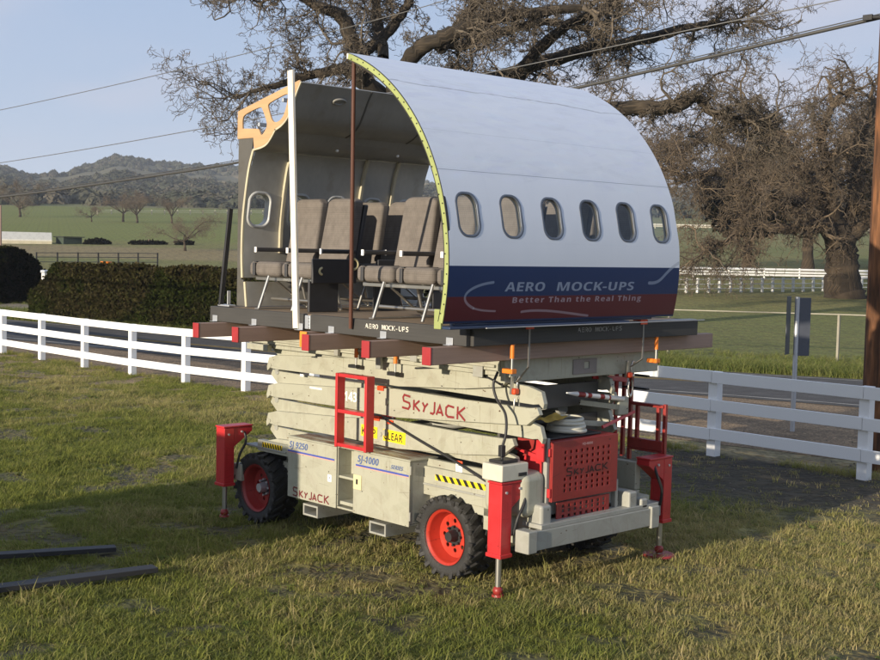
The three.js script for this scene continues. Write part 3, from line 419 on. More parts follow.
for (const [x, y0, lab] of [[0.93, 1.74, 'tie-down strap hooked above the near scissor ends'], [2.52, 1.8, 'tie-down strap hooked beside the far red step frame']]) {
  const t = thing('tie_down_strap', lab, 'strap', [x, 1.85, 1.87], 'tie-down straps over the platform edge');
  part('webbing', [bx(x - 0.012, x + 0.012, 1.99, 2.345, 1.866, 1.870, 0.001), bar([x, 1.99, 1.868], [x + 0.01, y0 + 0.1, 1.72], 0.024, 0.004)], paint(0.25, 0.23, 0.2, 0.9), t);
  part('corner_guard', [bx(x - 0.055, x + 0.055, 2.347, 2.362, 1.78, 1.876), bx(x - 0.05, x + 0.05, 2.315, 2.347, 1.866, 1.876)], MAT.orangeRed, t);
  part('buckle', [bx(x - 0.03, x + 0.035, y0 - 0.005, y0 + 0.05, 1.68, 1.74, 0.015)], MAT.orangeRed, t);
  part('hook', [new THREE.TorusGeometry(0.045, 0.009, 8, 20, 4.6).rotateZ(0.8).scale(0.7, 1.5, 1).translate(x + 0.05, y0 + 0.08, 1.72), new THREE.TorusGeometry(0.04, 0.009, 8, 20, 4.8).rotateZ(2.4).scale(0.8, 2, 1).translate(x + 0.02, y0 - 0.1, 1.72), bar([x - 0.03, y0, 1.7], [x - 0.04, y0 + 0.16, 1.72], 0.03, 0.02)], MAT.steel, t);
}

/* ------------------------------------------------------------------ airliner cabin mock-up on its platform */
const CAB = { R: 1.88, y: 2.85, z: 0.1, x0: -0.15, x1: 2.9 };
{
  const T = thing('cabin_mockup', 'cut-away airliner fuselage section, white above blue and red stripes, open end showing seats', 'aircraft section', [1.6, 2.19, 0]);
  // platform
  const pf = sub('platform', T);
  part('floor', bx(0.26, 3.36, 2.29, 2.336, -1.9, 1.76, 0.002), MAT.floor, pf);
  part('edge_beam', bx(0.205, 0.255, 2.188, 2.34, -1.94, -0.36), MAT.edgeBlack, pf); part('edge_beam', bx(0.205, 0.255, 2.188, 2.34, -0.25, 1.83), MAT.edgeBlack, pf);
  part('edge_beam', bx(0.257, 3.4, 2.188, 2.34, 1.77, 1.865), MAT.edgeBlack, pf); part('edge_beam', bx(3.362, 3.4, 2.188, 2.34, -1.94, 1.768), MAT.edgeBlack, pf); part('edge_beam', bx(0.257, 3.36, 2.188, 2.34, -1.94, -1.903), MAT.edgeBlack, pf);
  part('hinge', [bx(0.21, 0.25, 2.2, 2.33, -0.345, -0.262), ...[0, 1, 2, 3].map((i) => rod([0.2, 2.215 + 0.03 * i, -0.28], [0.21, 2.215 + 0.03 * i, -0.28], 0.008))], MAT.zinc, pf);
  for (const z of [-1.86, -1.17, -0.42, 0.05, 0.78, 1.62]) part('hanger_clip', [bx(0.196, 0.204, 2.19, 2.25, z - 0.02, z + 0.06), bx(0.16, 0.204, 2.187, 2.191, z - 0.02, z + 0.06)], MAT.zinc, pf);
  const sten = (c) => canvas(512, 64, (x) => { x.fillStyle = c; x.font = 'bold 58px monospace'; x.textBaseline = 'middle'; x.textAlign = 'center'; x.fillText('AERO MOCK-UPS', 256, 34); x.globalCompositeOperation = 'destination-out'; for (let i = 0; i < 13; i++) x.fillRect(33 + i * 37, 0, 4, 64); const R = rng(9); for (let i = 0; i < 260; i++) { x.fillStyle = `rgba(0,0,0,${R()})`; x.fillRect(512 * R(), 64 * R(), 6 * R(), 4 * R()); } });
  part('lettering', decalX(0.202, 2.285, 0.84, 0.66, 0.062), decalMat(sten('#dcd8cc')), pf, 'white stencilled AERO MOCK-UPS'); part('lettering', decalZ(1.8685, 1.88, 2.29, 0.72, 0.06), decalMat(sten('#9a9a98')), pf, 'grey stencilled AERO MOCK-UPS');
  parts('ledge_board', [bx(-0.1, 2.2, 2.341, 2.365, 1.80, 1.95), bx(0.0, 2.6, 2.366, 2.385, 1.84, 1.90)], paint(0.03, 0.05, 0.11, 0.5), pf); parts('ledge_trim', [bx(0.3, 3.36, 2.341, 2.349, 1.956, 1.972), bx(2.6, 3.38, 2.341, 2.347, 1.775, 1.86)], paint(0.45, 0.46, 0.48, 0.6), pf);

  // outer skin, with real window openings
  const TH0 = 18.2 * Math.PI / 180, TH1 = 104.2 * Math.PI / 180, ARC = TH1 - TH0, thW = Math.acos((3.266 - CAB.y) / CAB.R);
  const cyl = (x, th, r) => [x, CAB.y + r * Math.cos(th), CAB.z + r * Math.sin(th)];
  const winX = [0, 1, 2, 3, 4, 5].map((i) => 0.0925 + 0.508 * i), WW = 0.262, WH = 0.375, WR = 0.105;
  function skinGeo(r, out) {
    const P = [], N = [], UV = [], I = [];
    const vert = (x, th) => { P.push(...cyl(x, th, r)); const s = out ? 1 : -1; N.push(0, s * Math.cos(th), s * Math.sin(th)); UV.push((x - CAB.x0) / (CAB.x1 - CAB.x0), (TH1 - th) / ARC); return P.length / 3 - 1; };
    const quad = (a, b, c, d) => (out ? I.push(a, c, b, b, c, d) : I.push(a, b, c, b, d, c));
    const grid = (x0, x1, t0, t1, nx, nt) => { const b = P.length / 3; for (let i = 0; i <= nx; i++) for (let j = 0; j <= nt; j++) vert(mix(x0, x1, i / nx), mix(t0, t1, j / nt)); for (let i = 0; i < nx; i++) for (let j = 0; j < nt; j++) { const a = b + i * (nt + 1) + j; quad(a, a + nt + 1, a + 1, a + nt + 2); } };
    const dW = 0.24 / CAB.R, tA = thW - dW, tB = thW + dW;
    grid(CAB.x0, CAB.x1, TH0, tA, 12, 30); grid(CAB.x0, CAB.x1, tB, TH1, 12, 18);
    const edges = [CAB.x0]; for (let i = 0; i < 5; i++) edges.push((winX[i] + winX[i + 1]) / 2); edges.push(CAB.x1);
    for (let w = 0; w < 6; w++) {
      const cx = winX[w], x0 = edges[w], x1 = edges[w + 1], hole = rrect(0, 0, WW, WH, WR, 7), n = hole.length, b = P.length / 3, rings = 5;
      for (let k = 0; k < rings; k++) for (const [hx, hy] of hole) {
        const ox = hx > 0 ? x1 - cx : x0 - cx, f = Math.min(Math.abs(ox) / Math.max(Math.abs(hx), 1e-6), 0.24 / Math.max(Math.abs(hy), 1e-6));
        let ex = hx * f, ey = hy * f; const q = k / (rings - 1); vert(cx + mix(hx, ex, q), thW - mix(hy, ey, q) / CAB.R);
      }
      for (let k = 0; k + 1 < rings; k++) for (let i = 0; i < n; i++) { const a = b + k * n + i, c = b + k * n + (i + 1) % n; quad(a, c, a + n, c + n); }
      // corners of the cell that the rays from the rounded opening leave out
      for (const [sx, sy] of [[1, 1], [-1, 1], [-1, -1], [1, -1]]) {
        const xc = sx > 0 ? x1 : x0, ey = sy * 0.24, corner = vert(xc, thW - ey / CAB.R); let pa = -1, pb = -1;
        for (let i = 0; i < n; i++) { const j = (i + 1) % n, va = b + (rings - 1) * n + i, vb = b + (rings - 1) * n + j; const onX = (v) => Math.abs(P[3 * v] - xc) < 1e-5, onT = (v) => Math.abs(Math.acos((P[3 * v + 1] - CAB.y) / r) - (thW - ey / CAB.R)) < 1e-5; if ((onX(va) && onT(vb) && !onX(vb)) || (onT(va) && onX(vb) && !onX(va))) { pa = va; pb = vb; } }
        if (pa >= 0) { const q = (v) => V(P[3 * v], P[3 * v + 1], P[3 * v + 2]), a = q(pa), n2 = q(pb).sub(a).cross(q(corner).sub(a)); if (n2.dot(V(N[3 * pa], N[3 * pa + 1], N[3 * pa + 2])) > 0) I.push(pa, pb, corner); else I.push(pb, pa, corner); }
      }
    }
    const g = new THREE.BufferGeometry(); g.setAttribute('position', new THREE.Float32BufferAttribute(P, 3)); g.setAttribute('normal', new THREE.Float32BufferAttribute(N, 3)); g.setAttribute('uv', new THREE.Float32BufferAttribute(UV, 2)); g.setIndex(I); return keep(g);
  }
  const TW = 2048, THH = 1898, PX = TW / (CAB.x1 - CAB.x0), PT = THH / (ARC * CAB.R);                 // pixels a metre across and round
  const vOf = (y) => (Math.acos((y - CAB.y) / CAB.R) - TH0) * CAB.R * PT, uOf = (x) => (x - CAB.x0) * PX;
  const livery = canvas(TW, THH, (x) => {
    x.fillStyle = '#ccd3df'; x.fillRect(0, 0, TW, THH);
    const R = rng(31);
    for (let i = 0; i < 1600; i++) { const a = R() * TW, b = R() * 1100, l = 20 + 120 * R(); x.fillStyle = `rgba(${R() < 0.5 ? '120,118,128' : '225,230,238'},${0.03 * R()})`; x.beginPath(); x.ellipse(a, b, l, 6 + 20 * R(), (R() - 0.5) * 0.6, 0, 7); x.fill(); }
    x.strokeStyle = 'rgba(128,130,138,0.5)'; x.lineWidth = 6; x.beginPath(); for (let i = 0; i <= 40; i++) x.lineTo(TW * i / 40, 395 + 70 * (fbm(i * 0.2, 2, 4, 0, 9) - 0.5) + 30 * (i / 40)); x.stroke(); for (let i = 0; i < 90; i++) { const a = R() * TW, q = 40 * a / TW; x.fillStyle = `rgba(120,120,126,${0.22 * R()})`; x.beginPath(); x.ellipse(a, 395 + 70 * (fbm(q * 0.2, 2, 4, 0, 9) - 0.5) + 0.75 * q - 4, 12 + 60 * R(), 2 + 5 * R(), 0.02, 0, 7); x.fill(); }
    for (let i = 0; i < 220; i++) { const a = R() * TW, b = 300 + R() * 140; x.fillStyle = `rgba(120,112,108,${0.05 * R()})`; x.beginPath(); x.ellipse(a, b, 8 + 50 * R(), 2 + 9 * R(), 0.1, 0, 7); x.fill(); }
    x.strokeStyle = 'rgba(105,115,130,0.8)'; x.lineWidth = 3; const ys = vOf(3.62); x.beginPath(); x.moveTo(0, ys); x.lineTo(TW, ys); x.stroke(); for (const yy of [3.95]) { x.strokeStyle = 'rgba(120,128,142,0.3)'; x.lineWidth = 2; x.beginPath(); x.moveTo(0, vOf(yy)); x.lineTo(TW, vOf(yy)); x.stroke(); }                         // lap seam
    for (let i = 0; i < 250; i++) { x.fillStyle = 'rgba(120,130,150,0.35)'; x.fillRect(i * 8.2, ys - 12, 2, 2); x.fillRect(i * 8.2, ys + 10, 2, 2); }
    const b0 = vOf(2.853), b1 = vOf(2.605); x.fillStyle = '#162b54'; x.fillRect(0, b0, TW, b1 - b0); x.fillStyle = '#4f1a24'; x.fillRect(0, b1, TW, THH - b1); x.fillStyle = '#14264a'; x.fillRect(0, vOf(2.408), TW, 200);
    for (const a of [-0.1, ...winX.map((w) => w + 0.254)]) for (let i = 0; i < 150; i++) { const b = 20 + i * 12.4; if (b > b0) break; x.fillStyle = 'rgba(110,120,140,0.28)'; x.fillRect(uOf(a) - 5, b, 2, 2); x.fillRect(uOf(a) + 5, b, 2, 2); } for (const yy of [3.05, 3.95, 4.3]) for (let i = 0; i < 250; i++) { x.fillStyle = 'rgba(110,120,140,0.25)'; x.fillRect(i * 8.2, vOf(yy), 2, 2); }
    x.strokeStyle = 'rgba(160,168,182,0.6)'; x.fillStyle = 'rgba(166,174,188,0.68)';
    x.save(); x.transform(1, 0, -0.16, 1, 0, 0); x.textBaseline = 'alphabetic'; const base = vOf(2.645); x.translate(0.16 * base, 0);
    const sc = (t, px, py, w, h, st = 'bold') => { x.save(); x.font = `${st} 100px sans-serif`; const m = x.measureText(t).width; x.translate(px, py); x.scale(w / m, h / 73); x.fillText(t, 0, 0); x.restore(); };
    sc('AERO', uOf(0.50), base, 0.50 * PX, 0.078 * PT); sc('MOCK-UPS', uOf(1.13), base, 1.09 * PX, 0.078 * PT);
    x.restore();
    x.font = 'bold 60px sans-serif'; { x.save(); const t = 'Better Than the Real Thing'; x.letterSpacing = '6px'; const m = x.measureText(t).width; x.translate(uOf(0.60), vOf(2.548)); x.scale(1.76 * PX / m, 0.048 * PT / 44); x.fillText(t, 0, 0); x.restore(); }
    const sw = (pts, w) => { x.lineWidth = w; x.lineCap = 'round'; x.beginPath(); x.moveTo(...pts[0]); x.bezierCurveTo(...pts[1], ...pts[2], ...pts[3]); x.stroke(); };
    const q = (a, b) => [uOf(a), vOf(b)];
    sw([q(0.36, 2.72), q(0.1, 2.70), q(-0.08, 2.60), q(0.16, 2.51)], 15); sw([q(0.16, 2.51), q(0.24, 2.49), q(0.32, 2.485), q(0.42, 2.482)], 11);
    sw([q(2.44, 2.71), q(2.66, 2.70), q(2.62, 2.80), q(2.89, 2.90)], 20); sw([q(0.74, 2.47), q(1.0, 2.50), q(1.4, 2.44), q(1.62, 2.42)], 14);
  });
  const skinMat = new THREE.MeshPhysicalMaterial({ map: livery, roughness: 0.5, specularIntensity: 0.55, bumpMap: tRough, bumpScale: 0.006 });
  part('skin', skinGeo(CAB.R, true), skinMat, T);
  part('inner_liner', skinGeo(1.815, false), MAT.lining, T);
  const arcStrip = (x0, x1, r0, r1, t0, t1, n = 60) => { const pts = []; for (let i = 0; i <= n; i++) { const t = mix(t0, t1, i / n); pts.push([CAB.z + r1 * Math.sin(t), CAB.y + r1 * Math.cos(t)]); } for (let i = n; i >= 0; i--) { const t = mix(t0, t1, i / n); pts.push([CAB.z + r0 * Math.sin(t), CAB.y + r0 * Math.cos(t)]); } return plateX(pts, x0, x1, [], 0.002); };
  const fr = part('end_former', [arcStrip(CAB.x0 - 0.004, CAB.x0 + 0.03, 1.826, 1.872, TH0, TH1), bx(CAB.x0 + 0.032, CAB.x0 + 0.06, 2.34, 2.5, 1.78, 1.86)], MAT.primer, T, 'yellow-green primed end frame of the skin');
  part('edge_seal', arcStrip(CAB.x0 - 0.006, CAB.x0 + 0.02, 1.8725, 1.8795, TH0 + 0.04, TH1 - 0.05), MAT.dark, T);
  const bolts = []; for (let i = 0; i < 34; i++) { const t = mix(TH0 + 0.03, TH1 - 0.04, i / 33), c = cyl(CAB.x0, t, 1.848 + (i % 3 ? 0.01 : -0.012)); bolts.push(rod([c[0] - 0.009, c[1], c[2]], [c[0] - 0.003, c[1], c[2]], 0.006, 0.006, 8)); } part('bolt_holes', bolts, MAT.black, fr);
  part('end_former', arcStrip(CAB.x1 - 0.03, CAB.x1 + 0.003, 1.80, 1.872, TH0, TH1), MAT.primer, T);
  part('top_rail', bar(cyl(CAB.x0, TH0 - 0.008, 1.848), cyl(CAB.x1, TH0 - 0.008, 1.848), 0.05, 0.02), MAT.white, T); 
  for (let w = 0; w < 6; w++) {
    const o = sub('window', T), cx = winX[w];
    const wrap = (hole, r) => hole.map(([a, b]) => cyl(cx + a, thW - b / CAB.R, r));
    const loopMesh = (loops, closed) => { const P = [], I = [], n = loops[0].length; loops.forEach((l) => l.forEach((p) => P.push(...p))); for (let k = 0; k + 1 < loops.length + (closed ? 1 : 0); k++) for (let i = 0; i < n; i++) { const k2 = (k + 1) % loops.length, a = k * n + i, b = k * n + (i + 1) % n, c = k2 * n + i, d = k2 * n + (i + 1) % n; I.push(a, c, b, b, c, d); } const g = new THREE.BufferGeometry(); g.setAttribute('position', new THREE.Float32BufferAttribute(P, 3)); g.setIndex(I); g.computeVertexNormals(); return g; };
    const h0 = rrect(0, 0, WW, WH, WR, 7), h1 = rrect(0, 0, WW - 0.042, WH - 0.042, WR - 0.018, 7), h2 = rrect(0, 0, WW - 0.046, WH - 0.046, WR - 0.02, 7);
    part('window_frame', loopMesh([wrap(h0, 1.876), wrap(h0, 1.8835), wrap(h1, 1.8835), wrap(h2, 1.868)], true), MAT.winFrame, o);
    part('window_reveal', loopMesh([wrap(h2, 1.868), wrap(h0, 1.815)], false), MAT.lining, o);
    const P = [...cyl(cx, thW, 1.866)], I = []; const l = wrap(h2, 1.866); l.forEach((p) => P.push(...p)); for (let i = 0; i < l.length; i++) I.push(0, 1 + i, 1 + (i + 1) % l.length);
    const g = new THREE.BufferGeometry(); g.setAttribute('position', new THREE.Float32BufferAttribute(P, 3)); g.setIndex(I); g.computeVertexNormals(); part('pane', g, MAT.glass, o);
  }
  // far side wall, lamp panel and ceiling panel, open at the top
  const WX0 = 0.47, WX1 = 2.9;
  const side = [[-1.64, 2.345], [-1.675, 2.60], [-1.72, 2.64], [-1.735, 2.9], [-1.725, 3.2], [-1.69, 3.45], [-1.625, 3.75], [-1.555, 3.93]];
  const psu = [[-1.572, 3.93], [-1.53, 3.94], [-1.42, 3.955], [-1.33, 3.985], [-1.26, 4.04], [-1.2, 4.105], [-1.178, 4.132]], ceil = [[-1.195, 4.117], [-1.08, 4.16], [-0.98, 4.235], [-0.9, 4.36], [-0.84, 4.47], [-0.775, 4.565]];
  const smooth = (pts, n) => new THREE.SplineCurve(pts.map((p) => new THREE.Vector2(...p))).getPoints(n).map((p) => [p.x, p.y]);
  const thick = (pts, t, x0, x1) => { const o = []; const n = pts.length; const off = pts.map((p, i) => { const a = pts[Math.max(0, i - 1)], b = pts[Math.min(n - 1, i + 1)], dx = b[0] - a[0], dy = b[1] - a[1], l = Math.hypot(dx, dy); return [p[0] - dy / l * t, p[1] + dx / l * t]; }); o.push(...pts, ...off.reverse()); return plateX(THREE.ShapeUtils.area(o.map((p) => new THREE.Vector2(...p))) < 0 ? o.reverse() : o, x0, x1, [], 0.001); };
  part('lamp_panel', thick(smooth(psu, 20), 0.016, WX0, WX1), MAT.lining, T); part('ceiling_panel', thick(smooth(ceil, 24), 0.016, WX0, WX1), MAT.lining, T);
  part('panel_edge', [thick(smooth(psu, 20), 0.022, WX0 - 0.02, WX0 - 0.002), thick(smooth(ceil, 24), 0.022, WX0 - 0.02, WX0 - 0.002), thick(smooth(side.slice(2), 30), 0.03, WX0 - 0.02, WX0 - 0.002), thick(smooth(side.slice(0, 2), 6), 0.03, WX0 - 0.02, WX0 - 0.002)], MAT.liningEdge, T, 'cream cut edge of the cabin lining');
  for (const x of [1.35, 2.2]) part('panel_joint', thick(smooth(ceil, 24).map((p) => [p[0] + 0.004, p[1] - 0.004]), 0.006, x, x + 0.02), MAT.plateGrey, T);
  { // air outlet in the ceiling panel and lamps in the panel below
    const o = part('ceiling_vent', new THREE.TorusGeometry(0.05, 0.012, 8, 28).scale(1.4, 0.8, 1).rotateX(0.95).translate(0.99, 4.43, -0.845), MAT.lining, T);
    parts('reading_lamp', [new THREE.SphereGeometry(0.018, 12, 8).translate(1.35, 3.99, -1.32), new THREE.SphereGeometry(0.018, 12, 8).translate(2.2, 3.99, -1.32)], MAT.label, T);
  }
  { // side wall with window openings
    const S = smooth(side.slice(2), 80), len = [0]; for (let i = 1; i < S.length; i++) len.push(len[i - 1] + Math.hypot(S[i][0] - S[i - 1][0], S[i][1] - S[i - 1][1]));
    const at = (s) => { let i = 1; while (i < len.length - 1 && len[i] < s) i++; const t = clamp((s - len[i - 1]) / (len[i] - len[i - 1])); return [mix(S[i - 1][0], S[i][0], t), mix(S[i - 1][1], S[i][1], t)]; };
    const total = len[len.length - 1]; let sc = 0; while (at(sc)[1] < 3.345) sc += 0.002;
    const wx = [0.64, 1.148, 1.656, 2.164, 2.672], P = [], I = [], UV = []; const vert = (x, s, d = 0) => { const p = at(s); P.push(x, p[1], p[0] + d); UV.push(x, s); return P.length / 3 - 1; };
    const quad = (a, b, c, d) => I.push(a, b, c, b, d, c);
    const H2 = 0.24, grid = (x0, x1, t0, t1, nx, nt) => { const b = P.length / 3; for (let i = 0; i <= nx; i++) for (let j = 0; j <= nt; j++) vert(mix(x0, x1, i / nx), mix(t0, t1, j / nt)); for (let i = 0; i < nx; i++) for (let j = 0; j < nt; j++) { const a = b + i * (nt + 1) + j; quad(a, a + nt + 1, a + 1, a + nt + 2); } };
    grid(WX0, WX1, 0, sc - H2, 2, 14); grid(WX0, WX1, sc + H2, total, 2, 14);
    const ed = [WX0]; for (let i = 0; i < 4; i++) ed.push((wx[i] + wx[i + 1]) / 2); ed.push(WX1);
    for (let w = 0; w < 5; w++) {
      const cx = wx[w], x0 = ed[w], x1 = ed[w + 1], hole = rrect(0, 0, 0.235, 0.32, 0.085, 6), n = hole.length, b = P.length / 3;
      for (let k = 0; k < 5; k++) for (const [hx, hy] of hole) { const ox = hx > 0 ? x1 - cx : x0 - cx, f = Math.min(Math.abs(ox) / Math.max(Math.abs(hx), 1e-6), H2 / Math.max(Math.abs(hy), 1e-6)), q = k / 4; vert(cx + mix(hx, hx * f, q), sc + mix(hy, hy * f, q)); }
      for (let k = 0; k < 4; k++) for (let i = 0; i < n; i++) { const a = b + k * n + i, c = b + k * n + (i + 1) % n; quad(a, c, a + n, c + n); }
      for (const [sx, sy] of [[1, 1], [-1, 1], [-1, -1], [1, -1]]) { const xc = sx > 0 ? x1 : x0; let va = -1, vb = -1, best = 1e9; const edgeV = (k) => b + 4 * n + k; for (let i = 0; i < n; i++) { const j = (i + 1) % n, A1 = hole[i], B1 = hole[j]; if (Math.sign(A1[0]) !== sx || Math.sign(A1[1]) !== sy || Math.sign(B1[0]) !== sx || Math.sign(B1[1]) !== sy) continue; const xa = Math.abs(P[3 * edgeV(i)] - xc) < 1e-5, xb = Math.abs(P[3 * edgeV(j)] - xc) < 1e-5; if (xa !== xb) { va = edgeV(i); vb = edgeV(j); } } if (va >= 0) I.push(va, vb, vert(xc, sc + sy * H2)); }
      const o = sub('window', T), loops = [rrect(0, 0, 0.30, 0.385, 0.11, 6), rrect(0, 0, 0.28, 0.365, 0.1, 6), rrect(0, 0, 0.235, 0.32, 0.085, 6), rrect(0, 0, 0.225, 0.31, 0.08, 6)], dep = [0.0, 0.016, 0.012, -0.07];
      const PP = [], II = [], m = loops[0].length; loops.forEach((l, k) => l.forEach(([a, c]) => { const p = at(sc + c); PP.push(cx + a, p[1], p[0] + dep[k]); })); for (let k = 0; k < 3; k++) for (let i = 0; i < m; i++) { const a = k * m + i, c = k * m + (i + 1) % m; II.push(a, c, a + m, c, c + m, a + m); }
      const g = new THREE.BufferGeometry(); g.setAttribute('position', new THREE.Float32BufferAttribute(PP, 3)); g.setIndex(II); g.computeVertexNormals(); part('window_frame', g, paint(0.55, 0.56, 0.55, 0.5), o);
    }
    const g = new THREE.BufferGeometry(); g.setAttribute('position', new THREE.Float32BufferAttribute(P, 3)); g.setAttribute('uv', new THREE.Float32BufferAttribute(UV, 2)); g.setIndex(I); g.computeVertexNormals(); part('side_wall', keep(g), MAT.wallPanel, T);
    part('kick_panel', thick(smooth(side.slice(0, 2), 6), 0.02, WX0, WX1), MAT.wallPanel, T);
    for (const x of [0.905, 1.945, 2.4]) part('wall_rib', thick(smooth(side.slice(3, 8), 24).map((p) => [p[0] + 0.035, p[1]]), 0.034, x, x + 0.035), MAT.liningEdge, T, 'cream upright rib between wall panels');
  }
  // end plates: grey below, cut plywood above
  const inner = smooth(side, 40).map((p) => [p[0] - 0.032, p[1]]);
  { const pts = [...inner, [-1.56, 4.065], [-1.82, 4.065], [-1.82, 2.345]]; part('end_plate', plateX(THREE.ShapeUtils.area(pts.map((p) => new THREE.Vector2(...p))) < 0 ? pts.reverse() : pts, WX0 - 0.02, WX0 + 0.0), MAT.plateGrey, T); }
  { const low = [...smooth([[-1.545, 3.955], [-1.42, 3.975], [-1.33, 4.005], [-1.265, 4.06], [-1.2, 4.13]], 14), ...smooth([[-1.18, 4.146], [-1.08, 4.182], [-0.985, 4.255], [-0.915, 4.37], [-0.87, 4.455]], 14), [-0.79, 4.57], [-0.80, 4.59], [-1.84, 4.35], [-1.84, 4.0665], [-1.56, 4.0665]];
    const h1 = smooth([[-1.75, 4.17], [-1.75, 4.26], [-1.70, 4.31], [-1.46, 4.365], [-1.40, 4.33], [-1.33, 4.2], [-1.36, 4.13], [-1.42, 4.09], [-1.46, 4.14], [-1.5, 4.155], [-1.75, 4.17]], 60), h2 = smooth([[-1.31, 4.36], [-1.28, 4.40], [-1.02, 4.465], [-0.985, 4.43], [-1.03, 4.30], [-1.10, 4.225], [-1.19, 4.205], [-1.25, 4.24], [-1.31, 4.36]], 60);
    part('plywood_former', plateX(low, WX0 - 0.022, WX0 - 0.002, [h1, h2]), MAT.ply, T, 'pale plywood end former with two cut-outs'); part('plywood_former', plateX(low, WX1 - 0.022, WX1 - 0.002, [h1, h2]), MAT.ply, T); }
  part('support_post', bar([0.19, 2.2, -0.445], [0.19, 4.635, -0.59], 0.03, 0.078, 0.004), MAT.pine, T, 'bare pine post at the open end');
  part('support_pipe', rod([0.185, 2.25, 0.37], [-0.105, 4.57, 0.70], 0.019), MAT.pipe, T, 'rust-brown pipe holding up the skin');
  part('wall_brace', bar([0.395, 3.35, -1.87], [0.29, 2.35, -1.87], 0.05, 0.03), MAT.dark, T); parts('brace_foot', [bx(0.27, 0.36, 2.341, 2.36, -1.9, -1.7), bar([0.36, 2.36, -1.83], [0.36, 2.5, -1.83], 0.04, 0.01)], MAT.zinc, T);
  parts('stringer', [bar([WX0, 4.2, -1.5], [WX1, 4.2, -1.5], 0.04, 0.03), bar([WX0, 4.42, -1.1], [WX1, 4.42, -1.1], 0.04, 0.03)], MAT.zinc, T);
}

/* ------------------------------------------------------------------ seats */
function bend(g, f) { const p = g.attributes.position; for (let i = 0; i < p.count; i++) { const r = f(p.getX(i), p.getY(i), p.getZ(i)); p.setXYZ(i, r[0], r[1], r[2]); } g.computeVertexNormals(); return g; }
function seatUnit(lab, x, z0, n, pitch, legs, pedestal) {
  const FY = 2.337, t = thing('airline_seat_unit', lab, 'seats', [x + 0.4, FY, z0 + n * pitch / 2], 'airliner seats in the cabin');
  for (let k = 0; k < n; k++) {
    const zc = z0 + (k + 0.5) * pitch, w = pitch - 0.035;
    const soft = (W, H, D, r) => mergeVertices((() => { const g = new RoundedBoxGeometry(W, H, D, 6, r); g.deleteAttribute('uv'); g.deleteAttribute('normal'); return g; })(), 1e-5);
    part('seat_cushion', bend(soft(0.50, 0.15, w, 0.05), (a, b, c) => [a, b + 0.012 * Math.cos(c / w * 3) - 0.02 * (a + 0.1) * (a > 0 ? 1 : 0), c]).translate(x + 0.27, 2.735, zc), MAT.cloth, t);
    const lean = (a, b, c) => { const h = b + 0.36, cv = 0.05 * Math.sin(h * 5.2) * (a < 0 ? 1 : 0.4), wing = a < 0 ? -0.025 * Math.pow(Math.abs(c) / (w / 2), 4) : 0; const nar = 1 - 0.30 * Math.pow(ss(0.6, 0.75, h), 2.5) + 0.03 * Math.sin(h * 7); return [a + h * 0.2 + cv * 0.5 + wing, b, c * nar]; };
    part('backrest', bend(soft(0.11, 0.73, w - 0.02, 0.045), lean).translate(x + 0.52, 3.105, zc), MAT.cloth, t);
    part('back_shell', bend(soft(0.05, 0.66, w - 0.06, 0.02), (a, b, c) => [a + (b + 0.36) * 0.2, b, c]).translate(x + 0.60, 3.08, zc), MAT.seatDark, t);
    part('seat_belt', [bx(x + 0.02, x + 0.45, 2.805, 2.815, zc - 0.16, zc - 0.12), bx(x + 0.0, x + 0.02, 2.67, 2.80, zc - 0.16, zc - 0.12)], MAT.seatDark, t);
  }
  for (let k = 0; k <= n; k++) {
    const zc = z0 + k * pitch, d = k === 0 || k === n ? 0 : 0;
    const a = part('armrest', [bx(x + 0.12, x + 0.55, 2.912, 2.955, zc - 0.024, zc + 0.024, 0.015)], MAT.seatDark, t);
    part('armrest_label', bx(x + 0.114, x + 0.1195, 2.905, 2.96, zc - 0.018, zc + 0.018, 0.002), MAT.label, a);
  }
  part('seat_beam', [bx(x + 0.1, x + 0.14, 2.62, 2.655, z0 + 0.03, z0 + n * pitch - 0.03), bx(x + 0.42, x + 0.46, 2.62, 2.655, z0 + 0.03, z0 + n * pitch - 0.03)], MAT.steel, t);
  for (const z of legs) { part('leg', [rod([x - 0.11, FY + 0.01, z], [x + 0.01, 2.67, z], 0.016)], MAT.steel, t); part('leg', [rod([x + 0.5, FY + 0.01, z], [x + 0.42, 2.63, z], 0.016), rod([x + 0.48, FY + 0.03, z], [x + 0.1, 2.62, z], 0.012)], MAT.steel, t); }
  part('floor_rail', bx(x - 0.14, x + 0.6, FY + 0.001, FY + 0.014, legs[0] - 0.03, legs[0] + 0.03, 0.002), MAT.steel, t);
  part('foot_bar', rod([x + 0.3, FY + 0.09, z0 + 0.05], [x + 0.3, FY + 0.09, z0 + n * pitch - 0.05], 0.018), MAT.steel, t);
  if (pedestal) { part('side_panel', [bx(x + 0.0, x + 0.36, FY + 0.002, 2.64, z0 + n * pitch - 0.05, z0 + n * pitch - 0.02), bx(x + 0.0, x + 0.55, 2.62, 2.86, z0 + n * pitch + 0.0, z0 + n * pitch + 0.03, 0.04)], MAT.seatDark, t); part('grab_handle', [new THREE.TorusGeometry(0.05, 0.012, 8, 16, Math.PI).rotateZ(-Math.PI / 2).translate(x + 0.5, 2.81, z0 + n * pitch + 0.045), new THREE.TorusGeometry(0.03, 0.012, 8, 12, Math.PI).rotateZ(Math.PI / 2).translate(x + 0.1, 2.74, z0 + n * pitch + 0.045)], MAT.cream, t); }
}
seatUnit('pair of taupe seats in the front row beside the open cabin wall', 0.45, -1.66, 2, 0.545, [-1.27, -0.72], true);
seatUnit('row of three taupe seats in the front row under the first oval windows', 0.45, 0.06, 3, 0.54, [0.5, 1.15], false);
seatUnit('pair of taupe seats in the second row, backs shaded by the front pair', 1.28, -1.66, 2, 0.545, [-1.27, -0.72], true);
